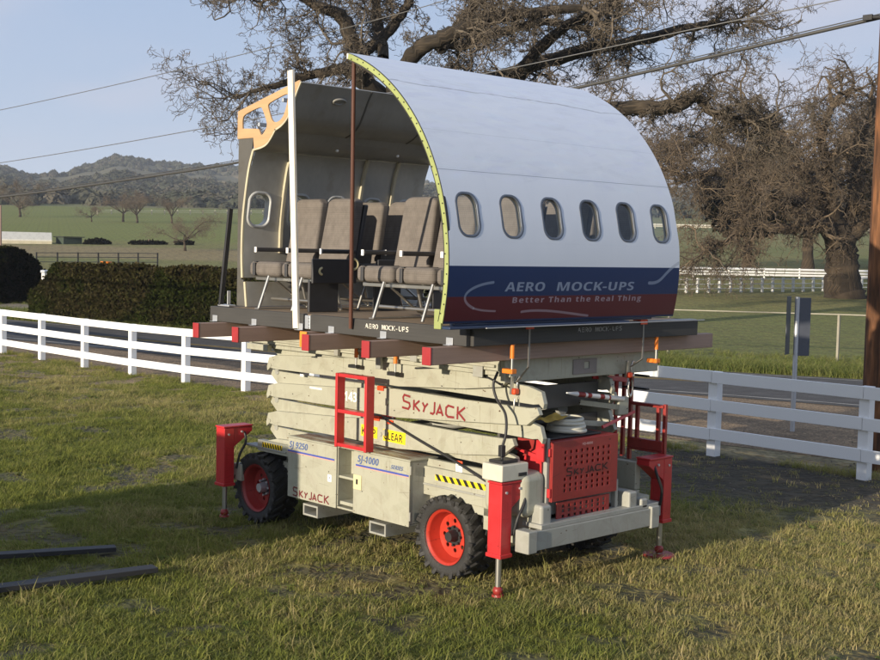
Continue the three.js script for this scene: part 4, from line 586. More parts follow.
seatUnit('row of three taupe seats in the second row behind the middle oval windows', 1.28, 0.06, 3, 0.54, [0.5, 1.15], false);
seatUnit('pair of taupe seats in the last row at the far cabin end', 2.1, -1.66, 2, 0.545, [-1.27, -0.72], true);
seatUnit('row of three taupe seats in the last row behind the last oval windows', 2.1, 0.06, 3, 0.54, [0.5, 1.15], false);

/* ------------------------------------------------------------------ white fence along the lawn */
{
  const t = thing('white_rail_fence', 'white three-rail board fence along the edge of the lawn', 'fence', [LAWN_EDGE, 0, -10]);
  const wp = new THREE.MeshStandardMaterial({ color: lin(0.84, 0.84, 0.83), roughness: 0.6, roughnessMap: tRough }), R = rng(3), Z = (k) => 0.88 - 2.41 * k;
  for (let k = -3; k < 17; k++) {
    const z = Z(k), y = ground(LAWN_EDGE, z);
    part('post', bx(LAWN_EDGE - 0.02, LAWN_EDGE + 0.13, y - 0.1, y + 1.25 + 0.02 * R(), z - 0.075, z + 0.075, 0.006), wp, t);
    if (k < 16) for (const h of [1.185, 0.765, 0.335]) {
      const z2 = Z(k + 1), y2 = ground(LAWN_EDGE, z2), a = 0.012 * (R() - 0.5), b = 0.012 * (R() - 0.5);
      part('rail', bar([LAWN_EDGE - 0.042, y + h + a, z - 0.003], [LAWN_EDGE - 0.042, y2 + h + b, z2 + 0.003], 0.036, 0.172, 0.005), wp, t);
    }
  }
}
/* ------------------------------------------------------------------ utility pole and wires */
{
  const t = thing('utility_pole', 'weathered brown wooden utility pole behind the white fence', 'utility pole', [9.62, 0, 0.58]);
  const g = new THREE.CylinderGeometry(0.165, 0.2, 11.5, 28, 24), p = g.attributes.position;
  for (let i = 0; i < p.count; i++) { const a = Math.atan2(p.getZ(i), p.getX(i)), k = 1 + 0.05 * (fbm(a * 3 + 9, p.getY(i) * 0.4, 3, 0, 3) - 0.5); p.setX(i, p.getX(i) * k); p.setZ(i, p.getZ(i) * k); }
  const uv = g.attributes.uv; for (let i = 0; i < uv.count; i++) uv.setXY(i, uv.getX(i) * 1.1, uv.getY(i) * 11.5); g.computeVertexNormals();
  part('pole', keep(g.translate(9.62, 5.6, 0.58)), new THREE.MeshStandardMaterial({ color: lin(0.3, 0.135, 0.06), map: tBark, roughness: 0.9, bumpMap: tBark, bumpScale: 0.02 }), t);
  part('cable_bracket', [bx(9.42, 9.46, 6.28, 6.36, 0.22, 0.36), rod([9.44, 6.32, 0.29], [9.62, 6.32, 0.62], 0.03)], MAT.dark, t);
  const wm = plain(0.05, 0.05, 0.05, 0.6), wt = plain(0.16, 0.16, 0.16, 0.5, 0.4);
  const thickC = [[10.2, 6.95, 5.2], [9.57, 6.31, 0.25], [8.97, 5.69, -4.38], [8.4, 5.14, -8.5], [7.89, 4.66, -12.62], [7.38, 4.34, -16.57], [6.76, 4.02, -21.38], [5.8, 3.75, -29], [4.3, 3.7, -41]];
  single('cable_bundle', [hose(thickC, 0.028, 120, 6), hose(thickC.map((p) => [p[0], p[1] + 0.05, p[2]]), 0.009, 120, 5)], wm, 'thick black cable bundle sagging from the utility pole', 'cable');
  single('overhead_wire', hose([[9.7, 6.95, 4], [9.23, 6.57, -0.06], [8.95, 6.38, -2.16], [8.52, 6.04, -5.5], [7.52, 5.37, -13.17], [6.52, 4.83, -20.86], [5.0, 4.3, -32]], 0.009, 100, 5), wt, 'thin overhead wire crossing just above the cable bundle', 'wire');
  single('overhead_wire', hose([[9.6, 8.3, -2], [8.9, 7.5, -7.2], [8.14, 6.9, -13.03], [6.99, 6.22, -21.89], [5.2, 5.5, -35]], 0.009, 80, 5), wt, 'highest thin overhead wire, above the other two', 'wire');
}
/* ------------------------------------------------------------------ road sign seen from behind */
{
  const t = thing('road_sign', 'grey back of a double road sign on a post by the road', 'sign', [12.1, 0, -2.2]);
  part('post', rod([12.1, -0.3, -2.2], [12.1, 2.3, -2.2], 0.04), MAT.zinc, t);
  const sm = paint(0.09, 0.1, 0.125, 0.6);
  part('panel', bx(-0.13, 0.13, 1.32, 2.31, -0.006, 0.006, 0.003).rotateY(0.3).translate(12.0, 0, -2.3), sm, t); part('panel', bx(-0.13, 0.13, 1.30, 2.29, -0.006, 0.006, 0.003).rotateY(-0.5).translate(12.2, 0, -2.13), sm, t);
}
/* ------------------------------------------------------------------ dark boards lying in the grass */
for (const [a, b, w, lab] of [[[-5.2, 0.09, -3.25], [-1.1, 0.05, -1.52], 0.13, 'dark plank lying in the grass, farther from the wheels'], [[-5.6, 0.10, -1.37], [-1.22, 0.06, -0.6], 0.15, 'dark plank lying in the grass, with the thicker end']]) {
  const L0 = Math.hypot(b[0] - a[0], b[2] - a[2]), g = bx(-w / 2, w / 2, -0.02, 0.025, -L0 / 2, L0 / 2, 0.005).rotateY(Math.atan2(b[0] - a[0], b[2] - a[2])).translate((a[0] + b[0]) / 2, (a[1] + b[1]) / 2, (a[2] + b[2]) / 2); const t = single('plank', g, new THREE.MeshStandardMaterial({ color: lin(0.022, 0.023, 0.027), map: tWood, roughness: 0.65 }), lab, 'plank', 'planks in the grass');
}
/* ------------------------------------------------------------------ added box trailer outside the view, put there only to shade the lawn */
{
  const t = thing('added_shade_trailer', 'unseen white box trailer added to cast shade across the lawn', 'trailer', [-9.5, 0, -1.9]);
  part('shade_trailer_body', bx(-12.6, -7.2, 0.55, 2.46, -3.2, -0.35, 0.06), MAT.white, t); part('shade_trailer_frame', [bx(-12.7, -7.0, 0.42, 0.54, -3.0, -0.6), bar([-7.0, 0.45, -0.8], [-5.9, 0.45, -1.8], 0.08, 0.1), bar([-7.0, 0.45, -2.8], [-5.9, 0.45, -1.8], 0.08, 0.1), rod([-6.0, 0.02, -1.8], [-6.0, 0.45, -1.8], 0.04)], MAT.dark, t);
  for (const z of [-3.25, -0.3]) for (const x of [-10.3, -9.4]) part('wheel', new THREE.TorusGeometry(0.27, 0.1, 12, 28).translate(x, 0.37, z), MAT.rubber, t);
  part('door', bx(-12.62, -12.601, 0.65, 2.35, -2.9, -0.7), MAT.white, t);
}
/* ------------------------------------------------------------------ bare trees */
class Limbs {
  constructor() { this.P = []; this.N = []; this.UV = []; this.I = []; this.C = []; }
  path(pts, seg, tone) {                                                   // pts: [x, y, z, r]
    const n = pts.length; let base = this.P.length / 3, px = 0, py = 0, pz = 0, along = 0;
    for (let i = 0; i < n; i++) {
      const a = pts[Math.max(0, i - 1)], b = pts[Math.min(n - 1, i + 1)]; let tx = b[0] - a[0], ty = b[1] - a[1], tz = b[2] - a[2]; const l = Math.hypot(tx, ty, tz) || 1; tx /= l; ty /= l; tz /= l;
      if (!i) { if (Math.abs(ty) < 0.9) { px = tz; py = 0; pz = -tx; } else { px = 1; py = 0; pz = 0; } }
      const d = px * tx + py * ty + pz * tz; px -= d * tx; py -= d * ty; pz -= d * tz; const m = Math.hypot(px, py, pz) || 1; px /= m; py /= m; pz /= m;
      const qx = ty * pz - tz * py, qy = tz * px - tx * pz, qz = tx * py - ty * px, [x, y, z, r] = pts[i];
      if (i) along += Math.hypot(x - pts[i - 1][0], y - pts[i - 1][1], z - pts[i - 1][2]);
      for (let k = 0; k < seg; k++) { const c = Math.cos(k / seg * 6.2832), s = Math.sin(k / seg * 6.2832), nx = px * c + qx * s, ny = py * c + qy * s, nz = pz * c + qz * s; this.P.push(x + nx * r, y + ny * r, z + nz * r); this.N.push(nx, ny, nz); this.UV.push(k / seg * Math.max(0.2, r * 4), along); this.C.push(...tone); }
    }
    for (let i = 0; i + 1 < n; i++) for (let k = 0; k < seg; k++) { const a = base + i * seg + k, b = base + i * seg + (k + 1) % seg; this.I.push(a, b, a + seg, b, b + seg, a + seg); }
  }
  geo() { const g = new THREE.BufferGeometry(); g.setAttribute('position', new THREE.Float32BufferAttribute(this.P, 3)); g.setAttribute('normal', new THREE.Float32BufferAttribute(this.N, 3)); g.setAttribute('uv', new THREE.Float32BufferAttribute(this.UV, 2)); g.setAttribute('color', new THREE.Float32BufferAttribute(this.C, 3)); g.setIndex(this.I); return keep(g); }
}
const barkMat = new THREE.MeshStandardMaterial({ vertexColors: true, map: tBark, roughness: 0.95, bumpMap: tBark, bumpScale: 0.03 }), twigMat = new THREE.MeshStandardMaterial({ vertexColors: true, roughness: 1 });
const unit = (v) => { const l = Math.hypot(...v) || 1; return v.map((a) => a / l); };
function grow(B, R, p, d, len, r, lev, cfg) {
  const steps = [8, 6, 4, 3][lev], pts = [[...p, r]]; let pos = [...p], dir = [...d]; const ends = [];
  for (let i = 1; i <= steps; i++) {
    dir = unit([dir[0] + cfg.gnarl * (R() - 0.5) * 1.6, dir[1] + cfg.gnarl * (R() - 0.5) * 1.6 + cfg.up[lev], dir[2] + cfg.gnarl * (R() - 0.5) * 1.6]);
    pos = [0, 1, 2].map((k) => pos[k] + dir[k] * len / steps); const rr = Math.max(cfg.rmin, r * (1 - 0.68 * i / steps)); pts.push([...pos, rr]); ends.push([[...pos], [...dir], rr]);
  }
  const tone = mix3(cfg.tone, cfg.tone2, R()); B.path(pts, [6, 4, 3, 3][lev], tone);
  if (lev >= cfg.max) return;
  for (let c = 0; c < cfg.n[lev]; c++) {
    const [q, qd, qr] = ends[Math.min(steps - 1, Math.floor(R() * steps + 0.3))], a = cfg.fork * (0.6 + 0.8 * R()), ax = unit([R() - 0.5, R() - 0.5, R() - 0.5]);
    const dd = unit([qd[0] * Math.cos(a) + ax[0] * Math.sin(a) * 1.2, qd[1] * Math.cos(a) + ax[1] * Math.sin(a) * 1.2, qd[2] * Math.cos(a) + ax[2] * Math.sin(a) * 1.2]);
    grow(B, R, q, dd, len * mix(cfg.ratio[0], cfg.ratio[1], R()), Math.max(cfg.rmin, Math.min(qr * 0.72, r * 0.5)), lev + 1, cfg);
  }
}
function limbTree(t, limbs, seed, cfg) {                                   // big limbs laid out one by one, the rest grows from them
  const R = rng(seed), W = new Limbs(), B = new Limbs();
  limbs.forEach((l, li) => {
    const cv = new THREE.CatmullRomCurve3(l.map((p) => V(p[0], p[1], p[2]))), n = l.length * 5, pts = [];
    for (let i = 0; i <= n; i++) { const q = cv.getPoint(i / n), f = i / n * (l.length - 1), k = Math.min(l.length - 2, Math.floor(f)), r = mix(l[k][3], l[k + 1][3], f - k), w = (li ? 0.5 : 0.1) * r; pts.push([q.x + w * (R() - 0.5), q.y + w * (R() - 0.5), q.z + w * (R() - 0.5), r * (0.92 + 0.2 * R())]); }
    W.path(pts.map((p) => [p[0], p[1], p[2], p[3] * (cfg.stout || 1)]), li ? 9 : 16, mix3(cfg.tone, cfg.tone2, 0.1 + 0.4 * R()));
    if (!li) return;
    const L = cv.getLength(), m = Math.round(L * cfg.perM);
    for (let c = 0; c < m; c++) {
      const u = cfg.from + (1 - cfg.from) * Math.pow(R(), 0.85), q = cv.getPoint(u), tg = cv.getTangent(u), k = Math.min(n, Math.round(u * n)), a = unit([R() - 0.5, (R() - 0.5) * 0.8 + cfg.lift, R() - 0.5]);
      const d = unit([a[0] + 0.45 * tg.x, a[1] + 0.45 * tg.y, a[2] + 0.45 * tg.z]); grow(B, R, [q.x, q.y, q.z], d, mix(cfg.len[0], cfg.len[1], R() * R()), Math.max(cfg.rmin * 2, pts[k][3] * mix(0.2, 0.5, R() * R())), 0, cfg);
    }
    const e = l[l.length - 1]; for (let c = 0; c < 5; c++) { const tg = cv.getTangent(1); grow(B, R, [e[0], e[1], e[2]], unit([tg.x + R() - 0.5, tg.y + R() - 0.5, tg.z + R() - 0.5]), cfg.len[1] * 0.7, e[3] * 0.7, 0, cfg); }
  });
  part('trunk', W.geo(), barkMat, t); part('crown', B.geo(), twigMat, t);
}
{
  const OAK = [
    [[23.6, -0.6, -25.2, 0.75], [23.5, 0.3, -25.2, 0.56], [23.4, 4.7, -25.31, 0.46], [23.25, 7.21, -25.44, 0.42], [23.03, 8.27, -25.66, 0.38]],
    [[23.03, 8.27, -25.66, 0.291], [22.02, 8.8, -25.59, 0.255], [21.32, 9.52, -25.21, 0.218], [21.16, 10.41, -25.37, 0.2], [20.85, 11.02, -25.66, 0.182], [20.35, 11.27, -26.14, 0.145], [19.79, 11.67, -26.67, 0.127], [19.29, 11.51, -27.15, 0.091]],
    [[22.23, 9.95, -26.42, 0.164], [23.02, 10.26, -26.36, 0.164], [23.91, 11.11, -26.2, 0.145], [24.27, 11.92, -25.86, 0.127], [24.52, 12.94, -25.62, 0.109]],
    [[23.19, 8.06, -25.51, 0.291], [22.97, 9.57, -24.34, 0.218], [22.98, 10.09, -22.94, 0.2], [23.62, 10.48, -22.33, 0.182], [24.56, 10.95, -21.44, 0.164], [25.55, 11.15, -20.5, 0.145], [26.54, 11.31, -19.55, 0.109]],
    [[24.2, 10.3, -24.55, 0.145], [25.81, 10.48, -24.39, 0.145], [27.02, 10.99, -24.62, 0.145], [27.72, 11.2, -23.96, 0.127], [28.66, 11.52, -23.06, 0.109], [29.88, 11.27, -21.89, 0.091]],
    [[22.61, 8.76, -26.06, 0.182], [22.69, 9.45, -27.37, 0.164], [22.72, 9.49, -28.71, 0.145], [22.05, 9.25, -29.36, 0.127], [21.34, 8.93, -30.03, 0.091], [20.69, 8.68, -30.65, 0.055]],
    [[23.35, 7.57, -25.35, 0.255], [25.27, 8.41, -24.56, 0.236], [27.38, 9.47, -23.58, 0.218], [28.77, 10.17, -22.26, 0.182], [30.58, 10.77, -20.54, 0.164], [32.17, 11.33, -19.02, 0.127], [33.24, 11.59, -18.0, 0.073]],
    [[23.36, 7.21, -25.35, 0.255], [24.41, 7.33, -22.62, 0.236], [25.74, 7.78, -19.63, 0.218], [27.36, 7.9, -18.08, 0.2], [28.57, 8.0, -16.93, 0.182], [29.1, 8.32, -16.42, 0.145], [29.48, 7.83, -16.06, 0.109], [30.18, 7.65, -15.39, 0.073]],
    [[24.46, 10.09, -24.3, 0.164], [26.27, 11.81, -24.64, 0.145], [28.13, 13.43, -24.95, 0.109], [29.2, 14.77, -23.92, 0.073]],
    [[26.55, 9.45, -22.3, 0.164], [27.19, 10.81, -21.01, 0.145], [28.06, 11.63, -19.48, 0.109], [29.3, 12.7, -18.3, 0.073]],
    [[23.01, 9.69, -25.68, 0.164], [23.97, 11.41, -27.18, 0.145], [24.92, 13.62, -28.69, 0.127], [25.11, 15.51, -28.51, 0.091]]];
  const t = thing('oak_tree', 'large bare gnarled oak rising behind the fuselage roof', 'tree', [23.5, -0.3, -25.2]);
  limbTree(t, OAK, 411, { stout: 1.3, gnarl: 0.85, up: [0.03, 0.02, -0.03, -0.02], max: 3, n: [9, 6, 5], ratio: [0.28, 0.56], fork: 1.0, rmin: 0.0085, perM: 2.3, from: 0.1, lift: 0.02, len: [0.8, 4.1], tone: [0.065, 0.053, 0.041], tone2: [0.15, 0.122, 0.09] });
  const OB = [
    [[73.3, -0.6, -34.8, 1.5], [73.27, 0.13, -34.82, 1.3], [73.14, 1.09, -34.94, 1.07], [73.04, 2.67, -35.04, 0.966], [72.96, 3.84, -35.12, 0.932], [72.9, 4.7, -35.2, 0.72], [72.8, 5.6, -35.4, 0.35]],
    [[72.97, 3.63, -35.11, 0.552], [71.07, 4.95, -35.54, 0.414], [69.09, 5.03, -36.04, 0.345], [67.89, 4.79, -37.19, 0.311], [66.76, 5.09, -38.27, 0.276], [66.09, 4.53, -38.9, 0.242], [65.48, 3.78, -39.48, 0.173], [64.86, 3.29, -40.07, 0.104]],
    [[73.06, 3.84, -35.02, 0.552], [74.26, 5.94, -35.26, 0.483], [75.51, 8.43, -35.45, 0.414], [75.55, 10.52, -35.41, 0.311], [75.99, 12.61, -35.0, 0.207]],
    [[72.9, 4.18, -35.18, 0.552], [72.75, 6.93, -36.36, 0.483], [72.37, 8.66, -37.75, 0.38], [71.56, 10.37, -38.52, 0.311], [70.61, 11.86, -39.43, 0.242], [69.49, 12.51, -40.5, 0.173]],
    [[72.79, 4.52, -35.28, 0.449], [70.77, 6.16, -36.17, 0.38], [68.41, 7.09, -37.39, 0.311], [66.78, 7.71, -38.94, 0.276], [65.29, 8.53, -40.35, 0.207], [64.09, 8.1, -41.5, 0.138]],
    [[73.15, 4.19, -34.94, 0.449], [74.83, 5.95, -33.33, 0.38], [76.29, 7.02, -31.95, 0.276], [78.01, 7.42, -30.3, 0.173]],
    [[72.66, 5.41, -35.4, 0.38], [70.79, 8.84, -35.11, 0.311], [69.08, 11.02, -34.68, 0.242], [69.5, 12.8, -34.27, 0.173]],
    [[71.14, 6.52, -36.86, 0.311], [70.58, 9.3, -39.46, 0.276], [70.07, 10.4, -42.01, 0.242], [68.52, 11.06, -43.5, 0.173], [67.51, 10.33, -44.45, 0.104]]];
  const t2 = thing('oak_tree', 'broad bare oak with a thick trunk in the meadow beside the far white fence', 'tree', [73.3, 0.1, -34.8]);
  limbTree(t2, OB, 97, { stout: 1.1, gnarl: 0.8, up: [-0.01, -0.07, -0.13, -0.12], max: 3, n: [8, 5, 4], ratio: [0.3, 0.58], fork: 1.0, rmin: 0.012, perM: 2.8, from: 0.15, lift: 0.0, len: [1.6, 6.2], tone: [0.06, 0.046, 0.034], tone2: [0.155, 0.115, 0.075] });
}
function autoTree(name, lab, b, h, spread, seed, detail, group, tone, leaves) {
  const t = thing(name, lab, 'tree', b, group), R = rng(seed), [x, y, z] = b, tr = h * 0.035;
  const limbs = [[[x, y - 0.4, z, tr * 1.5], [x + 0.02 * h * (R() - 0.5), y + h * 0.12, z, tr], [x + 0.06 * h * (R() - 0.5), y + h * 0.3, z + 0.04 * h * (R() - 0.5), tr * 0.85]]], top = limbs[0][2];
  const n = detail > 1 ? 8 : 6;
  for (let k = 0; k < n; k++) { const a = k / n * 6.28 + R(), rr = spread * (0.35 + 0.4 * R()), hy = h * (0.5 + 0.42 * R()) - (rr > spread * 0.6 ? 0.15 * h : 0); limbs.push([[top[0], top[1] - 0.05 * h * R(), top[2], tr * 0.55], [x + Math.cos(a) * rr * 0.4, y + hy * 0.75, z + Math.sin(a) * rr * 0.4, tr * 0.38], [x + Math.cos(a + 0.3) * rr * 0.8, y + hy, z + Math.sin(a + 0.3) * rr * 0.8, tr * 0.2], [x + Math.cos(a + 0.2) * rr, y + hy * 1.04, z + Math.sin(a + 0.2) * rr, tr * 0.1]]); }
  limbTree(t, limbs, seed + 1, { gnarl: 0.7, up: [0.08, 0.0, -0.04, -0.03], max: detail > 1 ? 3 : 2, n: detail > 1 ? [7, 5, 4] : [6, 5, 2], ratio: [0.35, 0.6], fork: 0.9, rmin: h * 0.0014, perM: (detail > 1 ? 18 : 22) / spread, from: 0.2, lift: 0.15, len: [spread * 0.12, spread * 0.48], tone: tone || [0.09, 0.07, 0.05], tone2: [0.17, 0.13, 0.09] });
  if (leaves) part('leaves', leafMass(leaves.n, seed, () => { const a = R() * 6.28, q = Math.sqrt(R()), v = R(); return [x + Math.cos(a) * q * spread * 0.62 * Math.sin(0.5 + 2.3 * v), y + h * (0.3 + 0.68 * v), z + Math.sin(a) * q * spread * 0.62 * Math.sin(0.5 + 2.3 * v)]; }, leaves.s, leaves.c1, leaves.c2), leafMat, t);
  return t;
}
const leafMat = new THREE.MeshPhysicalMaterial({ vertexColors: true, roughness: 1, specularIntensity: 0.1, transmission: 0.3, thickness: 0, side: THREE.DoubleSide });
function leafMass(n, seed, where, size, c1, c2) {                          // many leaf-sized faces through a volume
  const R = rng(seed * 7 + 1), P = [], N = [], C = [], I = [];
  for (let i = 0; i < n; i++) {
    const p = where(i, R); if (!p) continue; const a = unit([R() - 0.5, R() - 0.5, R() - 0.5]), q = unit([R() - 0.5, R() - 0.5, R() - 0.5]), s = size * (0.6 + 0.8 * R());
    const nn = unit([a[1] * q[2] - a[2] * q[1], a[2] * q[0] - a[0] * q[2], a[0] * q[1] - a[1] * q[0]]), w = unit([nn[1] * a[2] - nn[2] * a[1], nn[2] * a[0] - nn[0] * a[2], nn[0] * a[1] - nn[1] * a[0]]);
    const b = P.length / 3, cl = mix3(c1, c2, p[3] === undefined ? R() : p[3]); for (const [u, v] of [[0, 0], [0.5, 0.38], [1, 0], [0.5, -0.38]]) { P.push(p[0] + (a[0] * u + w[0] * v) * s, p[1] + (a[1] * u + w[1] * v) * s, p[2] + (a[2] * u + w[2] * v) * s); N.push(...nn); C.push(...cl); } I.push(b, b + 1, b + 2, b, b + 2, b + 3);
  }
  const g = new THREE.BufferGeometry(); g.setAttribute('position', new THREE.Float32BufferAttribute(P, 3)); g.setAttribute('normal', new THREE.Float32BufferAttribute(N, 3)); g.setAttribute('color', new THREE.Float32BufferAttribute(C, 3)); g.setIndex(I);
  g.setAttribute('uv', new THREE.Float32BufferAttribute(new Float32Array(P.length / 3 * 2), 2)); return keep(g);
}
const gy = (x, z) => ground(x, z);
autoTree('oak_tree', 'slender bare oak standing behind the long white board fence', [100, gy(100, -53.4), -53.4], 15, 9, 21, 2);
autoTree('oak_tree', 'bare oak behind the utility pole in the far meadow', [118, gy(118, -45), -45], 19, 10, 23, 2);
autoTree('evergreen_tree', 'pale green leafy tree rising above the bare oaks', [128, gy(128, -60), -60], 17, 8, 29, 1, null, null, { n: 9000, s: 0.5, c1: [0.13, 0.13, 0.05], c2: [0.2, 0.19, 0.08] });
autoTree('evergreen_tree', 'olive green leafy tree screened by the bare oak twigs', [103, gy(103, -62), -62], 12, 8, 31, 1, null, null, { n: 9000, s: 0.45, c1: [0.12, 0.12, 0.04], c2: [0.19, 0.17, 0.07] });
autoTree('oak_tree', 'bare oak seen past the fuselage tail edge in the far meadow', [86, gy(86, -66), -66], 14, 11, 37, 2);
[[126, -239.6, 3.6, 3.6, 'small lone bare tree in the green field below the hill'], [133.4, -239.4, 6.6, 6, 'bare tree at the far field edge, first of a pair'], [133, -232.8, 6, 5.5, 'bare tree at the far field edge, second of a pair'], [139.5, -229.5, 5.5, 5, 'bare tree in the green field nearest the pale far wall'], [126.4, -274.6, 7.5, 8, 'hazy bare tree at the foot of the left hill'], [73.2, -118.6, 3.9, 5, 'round-crowned bare tree standing at the edge of the ploughed strip']].forEach(([x, z, h, sp, lab], i) => autoTree('field_tree', lab, [x, gy(x, z), z], h, sp, 51 + i * 3, 1, 'bare trees in the far fields', [0.085, 0.068, 0.05]));

/* ------------------------------------------------------------------ hedges beyond the road */
{
  const c1 = [0.19, 0.27, 0.065], c2 = [0.44, 0.34, 0.18];
  const t0 = -33.2, t1 = -14, D = ROAD.w + 0.7, at = (t, d) => [ROAD.x + ROAD.tx * t + ROAD.tz * d, ROAD.z + ROAD.tz * t - ROAD.tx * d];
  const b = at(-24, D + 0.8), hd = thing('hedge', 'long clipped dark green hedge beyond the road', 'hedge', [b[0], gy(...b), b[1]]);
  const prof = (t) => 2.26 + 0.5 * (fbm(t * 0.9, 4, 4, 0, 8) - 0.5) - 1.2 * ss(1.6, 0, t - t0);
  part('foliage', leafMass(105000, 5, (i, R) => {
    const t = mix(t0, t1, R()), H = prof(t), side = R(); let d, y; const lump = 0.28 * (fbm(t * 1.6, side * 3 + 7, 3, 0, 18) - 0.5);
    if (side < 0.42) { y = H * R(); d = D + 0.18 * R() + lump * (1 + y * 0.2) - 0.45 * (fbm(t * 1.3, y * 1.6 + 5, 3, 0, 3) - 0.45); } else if (side < 0.62) { d = D + 1.5 * R(); y = H - 0.12 * R() + lump * 0.7; } else { d = D + 1.5 * R(); y = H * R(); }
    const [x, z] = at(t, d); return [x, gy(x, z) + y, z, clamp(ss(0.38, 0.62, fbm(t * 0.55 + 2, y * 0.7, 3, 0, 27)) * 0.55 + 0.5 * (R() - 0.4))];
  }, 0.13, c1, c2), leafMat, hd);
  const R = rng(8), st = new Limbs(); for (let i = 0; i < 420; i++) { const t = mix(t0, t1, R()), [x, z] = at(t, D + 0.25 + R()), y = gy(x, z); st.path([[x, y, z, 0.02], [x + 0.3 * (R() - 0.5), y + 1, z + 0.3 * (R() - 0.5), 0.013], [x + 0.6 * (R() - 0.5), y + prof(t) + 0.15 * R(), z + 0.6 * (R() - 0.5), 0.006]], 3, [0.11, 0.085, 0.06]); } part('stems', st.geo(), twigMat, hd);
  // taller block beyond the drive
  const q = [22.3, -53.7], h2 = thing('hedge', 'taller rounded dark hedge beyond the driveway gap', 'hedge', [q[0], gy(...q), q[1]]);
  part('foliage', leafMass(42000, 6, (i, R) => { const a = R() * 6.28, v = R(), u = Math.pow(R(), 0.4); const w = 1 - Math.pow(Math.max(0, v - 0.55) / 0.6, 2.2); const lx = Math.cos(a) * 3.1 * u * w, lz = Math.sin(a) * 2.0 * u * w; return [q[0] - 1.6 + lx + 0.2 * (R() - 0.5), gy(...q) + 2.75 * v, q[1] + 0.3 + lz - lx * 0.3]; }, 0.16, [0.11, 0.15, 0.045], [0.22, 0.23, 0.09]), leafMat, h2);
  const w = [22.6, -51.0], p = thing('gate_pillar', 'small white gate pillar between the two hedges', 'pillar', [w[0], gy(...w), w[1]]);
  part('shaft', bx(w[0] - 0.17, w[0] + 0.17, gy(...w) - 0.1, gy(...w) + 1.55, w[1] - 0.17, w[1] + 0.17), MAT.white, p); part('cap', bx(w[0] - 0.22, w[0] + 0.22, gy(...w) + 1.552, gy(...w) + 1.7, w[1] - 0.22, w[1] + 0.22, 0.04), paint(0.5, 0.55, 0.62, 0.5), p);
  single('driveway', strip(6.2, 14, -47, -39, 0.022, 24, 12), new THREE.MeshStandardMaterial({ color: lin(0.42, 0.4, 0.36), map: tGravel, roughness: 1 }), null, null, null, 'structure');
}
/* ------------------------------------------------------------------ far fences, walls and sheds */
function farFence(name, lab, a, b, n, h, rails, pw, mat, y0 = 0, board = 0.12) {
  const t = thing(name, lab, 'fence', [a[0], gy(...a), a[1]]);
  const P = (k) => { const x = mix(a[0], b[0], k / n), z = mix(a[1], b[1], k / n); return [x, gy(x, z), z]; };
  for (let k = 0; k <= n; k++) { const p = P(k); part('post', bx(p[0] - pw / 2, p[0] + pw / 2, p[1] - 0.2, p[1] + h, p[2] - pw / 2, p[2] + pw / 2), mat, t); if (k < n) { const q = P(k + 1); for (const r of rails) part('rail', bar([p[0] - 0.02, p[1] + r, p[2] + pw * 0.6], [q[0] - 0.02, q[1] + r, q[2] + pw * 0.6], 0.04, board), mat, t); } }
}
const wf = paint(0.8, 0.8, 0.78, 0.7), cf = paint(0.62, 0.57, 0.45, 0.7);
farFence('white_paddock_fence', 'distant white paddock fence with close-set posts in front of the thick oak', [61, -45], [92, -36.6], 32, 1.05, [0.95, 0.6, 0.28], 0.16, wf, 0, 0.07);
farFence('white_board_fence', 'long low white board fence behind the paddock fence', [80, -63.8], [122, -31.5], 16, 0.95, [0.82, 0.55, 0.3], 0.14, wf, 0, 0.24);
farFence('pipe_fence', 'thin cream pipe fence across the meadow beyond the road', [25.9, -21], [27.6, -4], 3, 1.45, [1.43], 0.07, paint(0.3, 0.28, 0.22, 0.8), 0, 0.035);
farFence('pale_field_wall', 'pale line of fence at the far edge of the green field', [160, -300], [215, -296], 14, 1.2, [1.0, 0.55], 0.25, cf, 0, 0.5);
farFence('pale_field_wall', 'pale line of fence in the far meadow behind the oaks', [235, -205], [300, -150], 16, 1.2, [1.0, 0.55], 0.25, cf, 0, 0.5);
farFence('black_pipe_fence', 'black pipe corral fence behind the hedge', [40.5, -89], [50, -86], 6, 1.3, [1.25, 0.9, 0.5], 0.1, MAT.dark, 0, 0.06);
